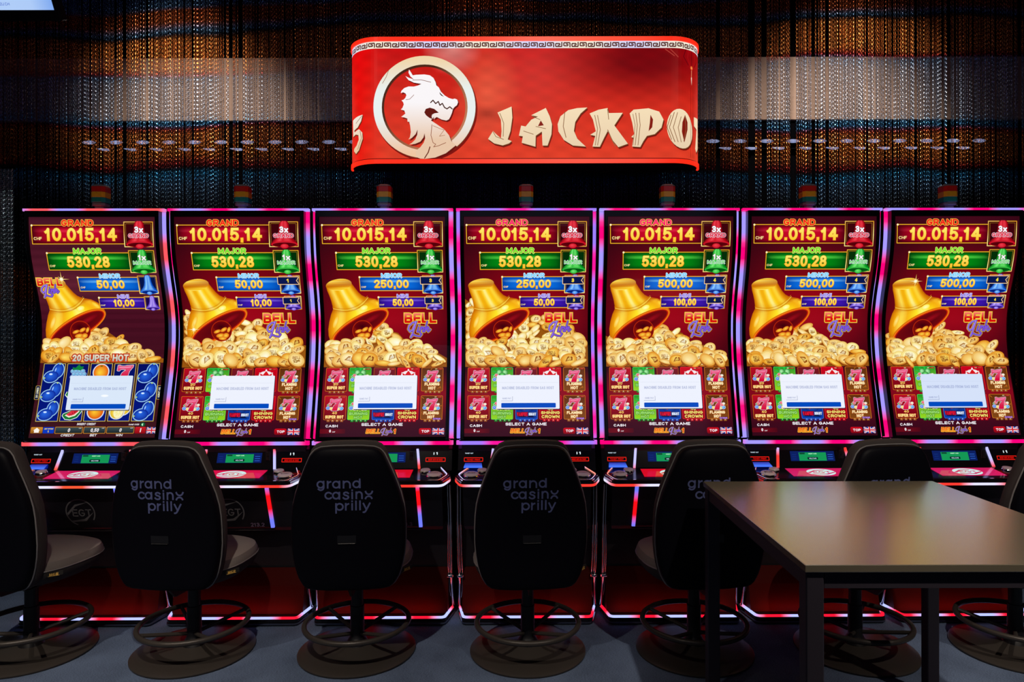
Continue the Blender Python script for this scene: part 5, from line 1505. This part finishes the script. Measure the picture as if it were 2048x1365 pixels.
LOW = [(842, 765), (880, 770), (1100, 690), (1130, 668), (1160, 690), (1250, 712), (1300, 765), (1400, 780), (1525, 850)]
MID = [(842, 730), (880, 745), (1100, 690), (1150, 690), (1270, 715), (1310, 760), (1420, 790), (1525, 860)]
HIGH2 = [(842, 612), (868, 615), (1100, 690), (1180, 640), (1250, 652), (1300, 690), (1420, 735), (1470, 770), (1525, 780)]
HIGH4 = [(842, 528), (868, 545), (1100, 690), (1160, 628), (1230, 612), (1330, 640), (1440, 690), (1500, 745), (1525, 780)]
PO = rgb(238, 242, 254)
REDP = rgb(214, 8, 36); MAG = rgb(206, 26, 92)
OR_ = rgb(255, 84, 50)
MACH = [
 ('curved slot machine with blue plum fruit reels, first from the left', dict(minor='50,00', mini='10,00', pile=[(842, 770), (1100, 700), (1140, 685), (1210, 705), (1290, 760), (1400, 800), (1460, 835), (1525, 850)], grand=rgb(240, 44, 30), led=(CORAL, LAV), deck=(OR_, WHT), phase=.15, pad=MAG, pop=rgb(218, 232, 250))),
 ('slot machine showing minor prize 50,00 on a game tile menu, panel number 213.2', dict(minor='50,00', mini='10,00', flag=1, pile=HIGH2, grand=rgb(244, 40, 30), led=(PINK, LAV), deck=(RED_, WHT), phase=.52, pad=rgb(214, 14, 70), pop=PO, number='213.2', spark=(900, 705, 36))),
 ('slot machine showing minor prize 250,00 with a low coin heap, third from left', dict(minor='250,00', mini='50,00', flag=3, pile=LOW, grand=rgb(244, 44, 30), led=(PINK, LAV), deck=(RED_, WHT), phase=.80, pad=REDP, pop=PO, number='213.3')),
 ('middle slot machine showing 250,00 with a tall glowing coin heap, seen straight on', dict(minor='250,00', mini='50,00', flag=3, pile=HIGH4, grand=rgb(244, 30, 110), led=(rgb(240, 20, 150), rgb(150, 120, 255)), deck=(RED_, WHT), phase=.35, pad=REDP, pop=PO, hot=(1225, 780))),
 ('slot machine showing minor prize 500,00 directly right of the straight-on middle one', dict(minor='500,00', mini='100,00', flag=4, pile=MID, grand=rgb(250, 30, 110), led=(PINK, LAV), deck=(RED_, WHT), phase=.05, pad=REDP, pop=PO)),
 ('slot machine showing minor prize 500,00 standing behind the left half of the table', dict(minor='500,00', mini='100,00', flag=4, pile=LOW, grand=rgb(244, 40, 30), led=(PINK, LAV), deck=(RED_, WHT), phase=.42, pad=MAG, pop=PO)),
 ('slot machine with sparkle on its bell top, at the right end of the row', dict(minor='500,00', mini='100,00', flag=4, pile=MID, grand=rgb(240, 34, 28), led=(PINK, LAV), deck=(RED_, WHT), phase=.72, pad=MAG, pop=rgb(214, 226, 250), spark=(985, 448, 40))),
]
for k, (lb, sp) in enumerate(MACH): make_machine(k, lb, sp)

# ------------------------------------------------------------------ swivel chairs
SH = [(.345, .136), (.350, .165), (.362, .182), (.39, .200), (.43, .214), (.51, .228), (.625, .229), (.713, .219), (.804, .188), (.87, .160), (.900, .146), (.918, .128), (.927, .105), (.931, .06)]
hs = np.array([a for a, b in SH]); ws = np.array([b for a, b in SH])
def outline(n=26):
    z = list(np.interp(np.linspace(0, 1, n), np.linspace(0, 1, len(hs)), hs)); w = list(np.interp(np.linspace(0, 1, n), np.linspace(0, 1, len(hs)), ws))
    r = [(w[i], z[i]) for i in range(n)]
    return [(0.0, .343), (.07, .343)] + r + [(0.0, .932)] + [(-a, b) for a, b in reversed(r)] + [(-.07, .343)]
OUT = outline()
CZ = .62
def back_y(x, z): return -.232 - (z - .36) * .06 + .45 * x * x + .10 * max(0, z - .85) * 1.0
def shell_pt(q, s_, d): 
    x, z = q[0] * s_, CZ + (q[1] - CZ) * s_
    return (x, back_y(x, z) + d, z)
def chair_meshes():
    m = {}
    rs = [[shell_pt(q, s_, d) for q in OUT] for s_, d in ((.02, 0), (.25, 0), (.5, 0), (.72, 0), (.88, 0), (.95, .003), (.985, .009), (1.0, .018), (1.0, .034), (.97, .036))]
    m['shell'] = MB().rings(rs).mesh('back_shell', M['shell'], True)
    def cush(q, s_, d):
        p = shell_pt(q, s_, d); return (p[0] * 0.988, p[1], p[2] + .014 * max(0, min(1, (q[1] - .80) / .1)) * min(1, s_ ** 4))
    rs = [[cush(q, s_, d) for q in OUT] for s_, d in ((.98, .036), (1.012, .042), (1.022, .056), (1.016, .075), (.985, .092), (.92, .104), (.8, .108), (.5, .104), (.02, .102))]
    m['cushion'] = MB().rings(rs).mesh('back_cushion', M['fabric_dark'], True)
    m['piping'] = MB().tube([shell_pt(q, 1.006, .036) for q in OUT], .0028, 6, (0, 1, 0), True).mesh('piping', M['piping'], True)
    b = MB()
    b.rings([[(x, back_y(x, z) + dy, z) for x, z in ((-.037, .575), (.037, .575), (.037, .542), (-.037, .542))] for dy in (-.0015, .002)])
    b.tube([(-.034, back_y(.03, .543) - .003, .543), (.034, back_y(.03, .543) - .003, .543)], .0018, 6)
    m['slot'] = b.mesh('handle_slot', M['satin_black'])
    L = Art(axis=0, step=10)
    # lettering, drawn in photo pixels around the middle of the back
    g = 2.02e-3
    q = lambda pts: [(880 + a / 6.02, 870 + b / 6.02) for a, b in pts]
    K0 = (0, 0, 0)
    def ln(*pts): L.pen(q(pts), 3.2, K0)
    def ar(cx, cy, rx, ry, a0, a1, n=12): L.pen(q(_arc(cx, cy, rx, ry, a0, a1, n)), 3.2, K0)
    ar(820, 559, 38, 38, 0, 360, 18); ln((858, 522), (858, 590)); ar(822, 590, 36, 36, 0, 140)
    ln((905, 522), (905, 597)); ar(945, 562, 40, 38, 185, 262, 6)
    ar(1005, 559, 38, 38, 0, 360, 18); ln((1045, 522), (1045, 597))
    ln((1092, 522), (1092, 597)); L.pen(q(_arc(1130, 560, 38, 38, 180, 360, 10) + [(1168, 597)]), 3.2, K0)
    ar(1243, 559, 38, 38, 0, 360, 18); ln((1283, 500), (1283, 597))
    ar(914, 692, 40, 38, 42, 318, 14); ar(1002, 692, 38, 38, 0, 360, 18); ln((1042, 656), (1042, 730))
    L.pen(q([(1146, 666), (1134, 656), (1116, 653), (1098, 660), (1094, 674), (1104, 686), (1126, 692), (1144, 702), (1148, 716), (1138, 730), (1118, 735), (1098, 730), (1088, 720)]), 3.2, K0)
    ln((1192, 660), (1192, 730)); ln((1192, 630), (1192, 632))
    ln((1240, 656), (1240, 730)); L.pen(q(_arc(1273, 688, 33, 35, 180, 360, 10) + [(1306, 730)]), 3.2, K0)
    ar(1388, 643, 40, 42, 12, 168, 10); ar(1384, 746, 38, 38, 198, 342, 10)
    ln((1000, 792), (1000, 900)); ar(1042, 828, 40, 38, 0, 360, 18); ln((1115, 792), (1115, 865)); ar(1152, 832, 37, 38, 185, 262, 6)
    ln((1190, 795), (1190, 865)); ln((1190, 763), (1190, 765)); ln((1235, 765), (1235, 865)); ln((1282, 765), (1282, 865))
    ln((1322, 795), (1357, 868)); L.pen(q([(1396, 795), (1356, 872), (1344, 892), (1330, 900), (1322, 900)]), 3.2, K0)
    def lm(x, y, l):
        X_ = (x - 1066) * g; Z_ = .937 - (y - 887) * g
        return (X_, back_y(X_, Z_) - .0016 - l, Z_)
    m['letters'] = L.build('lettering', lm, M['chair_print'])
    # seat
    def super_(rx, ry, n=36, e=2.7):
        out = []
        for i in range(n):
            a = 2 * math.pi * i / n; c, s_ = math.cos(a), math.sin(a)
            out.append((rx * math.copysign(abs(c) ** (2 / e), c), ry * math.copysign(abs(s_) ** (2 / e), s_)))
        return out
    def ring(k, z, dy=0, tilt=0.0): return [(x * k, y * k + .03 + dy, z + (y * k) * tilt) for x, y in super_(.234, .222)]
    m['seat'] = MB().rings([ring(1.0, .402), ring(.995, .416), ring(.96, .434), ring(.86, .445), ring(.6, .450), ring(.3, .451), ring(.02, .451)]).mesh('seat', M['fabric'], True)
    m['under'] = MB().rings([ring(.35, .318), ring(.62, .322), ring(.82, .338), ring(.95, .364), ring(1.0, .390), ring(1.0, .4015)]).mesh('seat_side', M['fabric_dark'], True)
    m['seat_piping'] = MB().tube(ring(1.004, .4015), .0026, 6, (0, 0, 1), True).mesh('seat_piping', M['piping'], True)
    tg = MB().box(.170, .215, -.106, -.100, .379, .396)
    m['tag'] = MB().add([(.206, -.125, .381), (.246, -.078, .381), (.246, -.078, .397), (.206, -.125, .397), (.203, -.122, .381), (.243, -.075, .381), (.243, -.075, .397), (.203, -.122, .397)],
                        [(0, 1, 2, 3), (4, 7, 6, 5), (0, 4, 5, 1), (3, 2, 6, 7), (0, 3, 7, 4), (1, 5, 6, 2)]).mesh('brand_tag', M['tag_black'])
    G = Art(axis=0, step=10)
    G.quad(.15, .02, .80, .12, (0, 0, 0)); G.text('MGR', .22, .2, .74, .92, (0, 0, 0), .03)
    m['tagprint'] = G.build('lettering', lambda x, y, l: (.206 + .04 * x + .0012, -.125 + .047 * x - .0010, .381 + .016 * (1 - y) if y > .15 else .381 + .016 * y), M['tag_gold'])
    m['column'] = MB().lathe([(.058, .012), (.052, .030), (.036, .06), (.030, .07), (.030, .20), (.026, .202), (.026, .315)], 0, 0, 28).box(-.11, .11, -.12, .14, .312, .322, .01).mesh('column', M['satin_black'], True)
    m['arm'] = MB().sweep([(0, -.03, .330), (0, -.13, .335), (0, -.170, .37), (0, -.168, .47)], SEC(.09, .012), (1, 0, 0)).mesh('back_bracket', M['satin_black'])
    m['base'] = MB().lathe([(.246, .0), (.252, .004), (.252, .009), (.246, .0125), (.20, .015), (.09, .022), (.055, .034), (.01, .036)], 0, 0, 56).mesh('base_plate', M['chair_metal'], True)
    m['ring'] = MB().tube([(.222 * math.cos(a), .222 * math.sin(a), .128) for a in [2 * math.pi * i / 56 for i in range(56)]], .0115, 10, (0, 0, 1), True).mesh('foot_ring', M['chair_metal'], True)
    m['spoke'] = MB().tube([(.030, 0, .085), (.12, 0, .105), (.218, 0, .128)], .0085, 8).mesh('spoke', M['chair_metal'], True)
    return m
CM = chair_meshes()
def make_chair(x, y, rot, label, base_rot=0.0):
    t = thing('swivel_chair', label, 'chair', (x, y, 0), R(rot), 'black casino chairs in front of the machines')
    sh = link('back_shell', CM['shell'], t)
    link('lettering', CM['letters'], sh); link('handle_slot', CM['slot'], sh)
    cu = link('back_cushion', CM['cushion'], t); link('piping', CM['piping'], cu)
    se = link('seat', CM['seat'], t)
    link('seat_side', CM['under'], t); link('seat_piping', CM['seat_piping'], se)
    tg = link('brand_tag', CM['tag'], t); link('lettering', CM['tagprint'], tg)
    link('back_bracket', CM['arm'], t); link('column', CM['column'], t); link('base_plate', CM['base'], t)
    rg = link('foot_ring', CM['ring'], t)
    for k in range(4): link('spoke', CM['spoke'], t, (0, 0, 0), (0, 0, R(45 + 90 * k + base_rot)))
    return t
CH = [(-2.150, 2.985, -12, 'black swivel chair cut off by the left edge, its grey seat showing'),
      (-1.438, 2.985, -5, 'lettered black swivel chair before the slot machine numbered 213.2'),
      (-.725, 2.985, 4, 'black swivel chair with lettered back before the low coin heap machine'),
      (.020, 2.985, 4, 'lettered black swivel chair standing centrally before the straight-on machine'),
      (.747, 2.985, 6, 'black swivel chair whose lettering is half hidden by the table corner'),
      (1.452, 2.985, 10, 'black swivel chair behind the far edge of the table'),
      (2.152, 2.985, 10, 'black swivel chair cut off by the right edge beside the table')]
for c in CH: make_chair(*c)

# ------------------------------------------------------------------ table in the foreground
TH = .815
TX0, TX1, TY0, TY1 = .694, 1.575, 1.677, 2.625
tb = thing('table', 'dark laminate table with black square legs in the right foreground', 'table', (0, 0, 0))
link('table_top', MB().prism([(TX0, TY0), (TX1, TY0), (TX1, TY1), (TX0, TY1)], TH - .019, TH, .0015).mesh('table_top', M['table_top']), tb)
for x in (TX0 + .004, TX1 - .049):
    for y in (TY0 + .006, TY1 - .051):
        link('leg', cached(('leg', x, y), lambda: MB().box(x, x + .045, y, y + .045, 0, TH - .0195, .003).mesh('leg', M['table_frame'])), tb)
for nm, b in (('apron', (TX0 + .05, TX1 - .05, TY0 + .012, TY0 + .034)), ('apron', (TX0 + .05, TX1 - .05, TY1 - .034, TY1 - .012)), ('apron', (TX0 + .008, TX0 + .03, TY0 + .052, TY1 - .052)), ('apron', (TX1 - .03, TX1 - .008, TY0 + .052, TY1 - .052))):
    link(nm, MB().box(b[0], b[1], b[2], b[3], TH - .062, TH - .0195, .002).mesh(nm, M['table_frame']), tb)
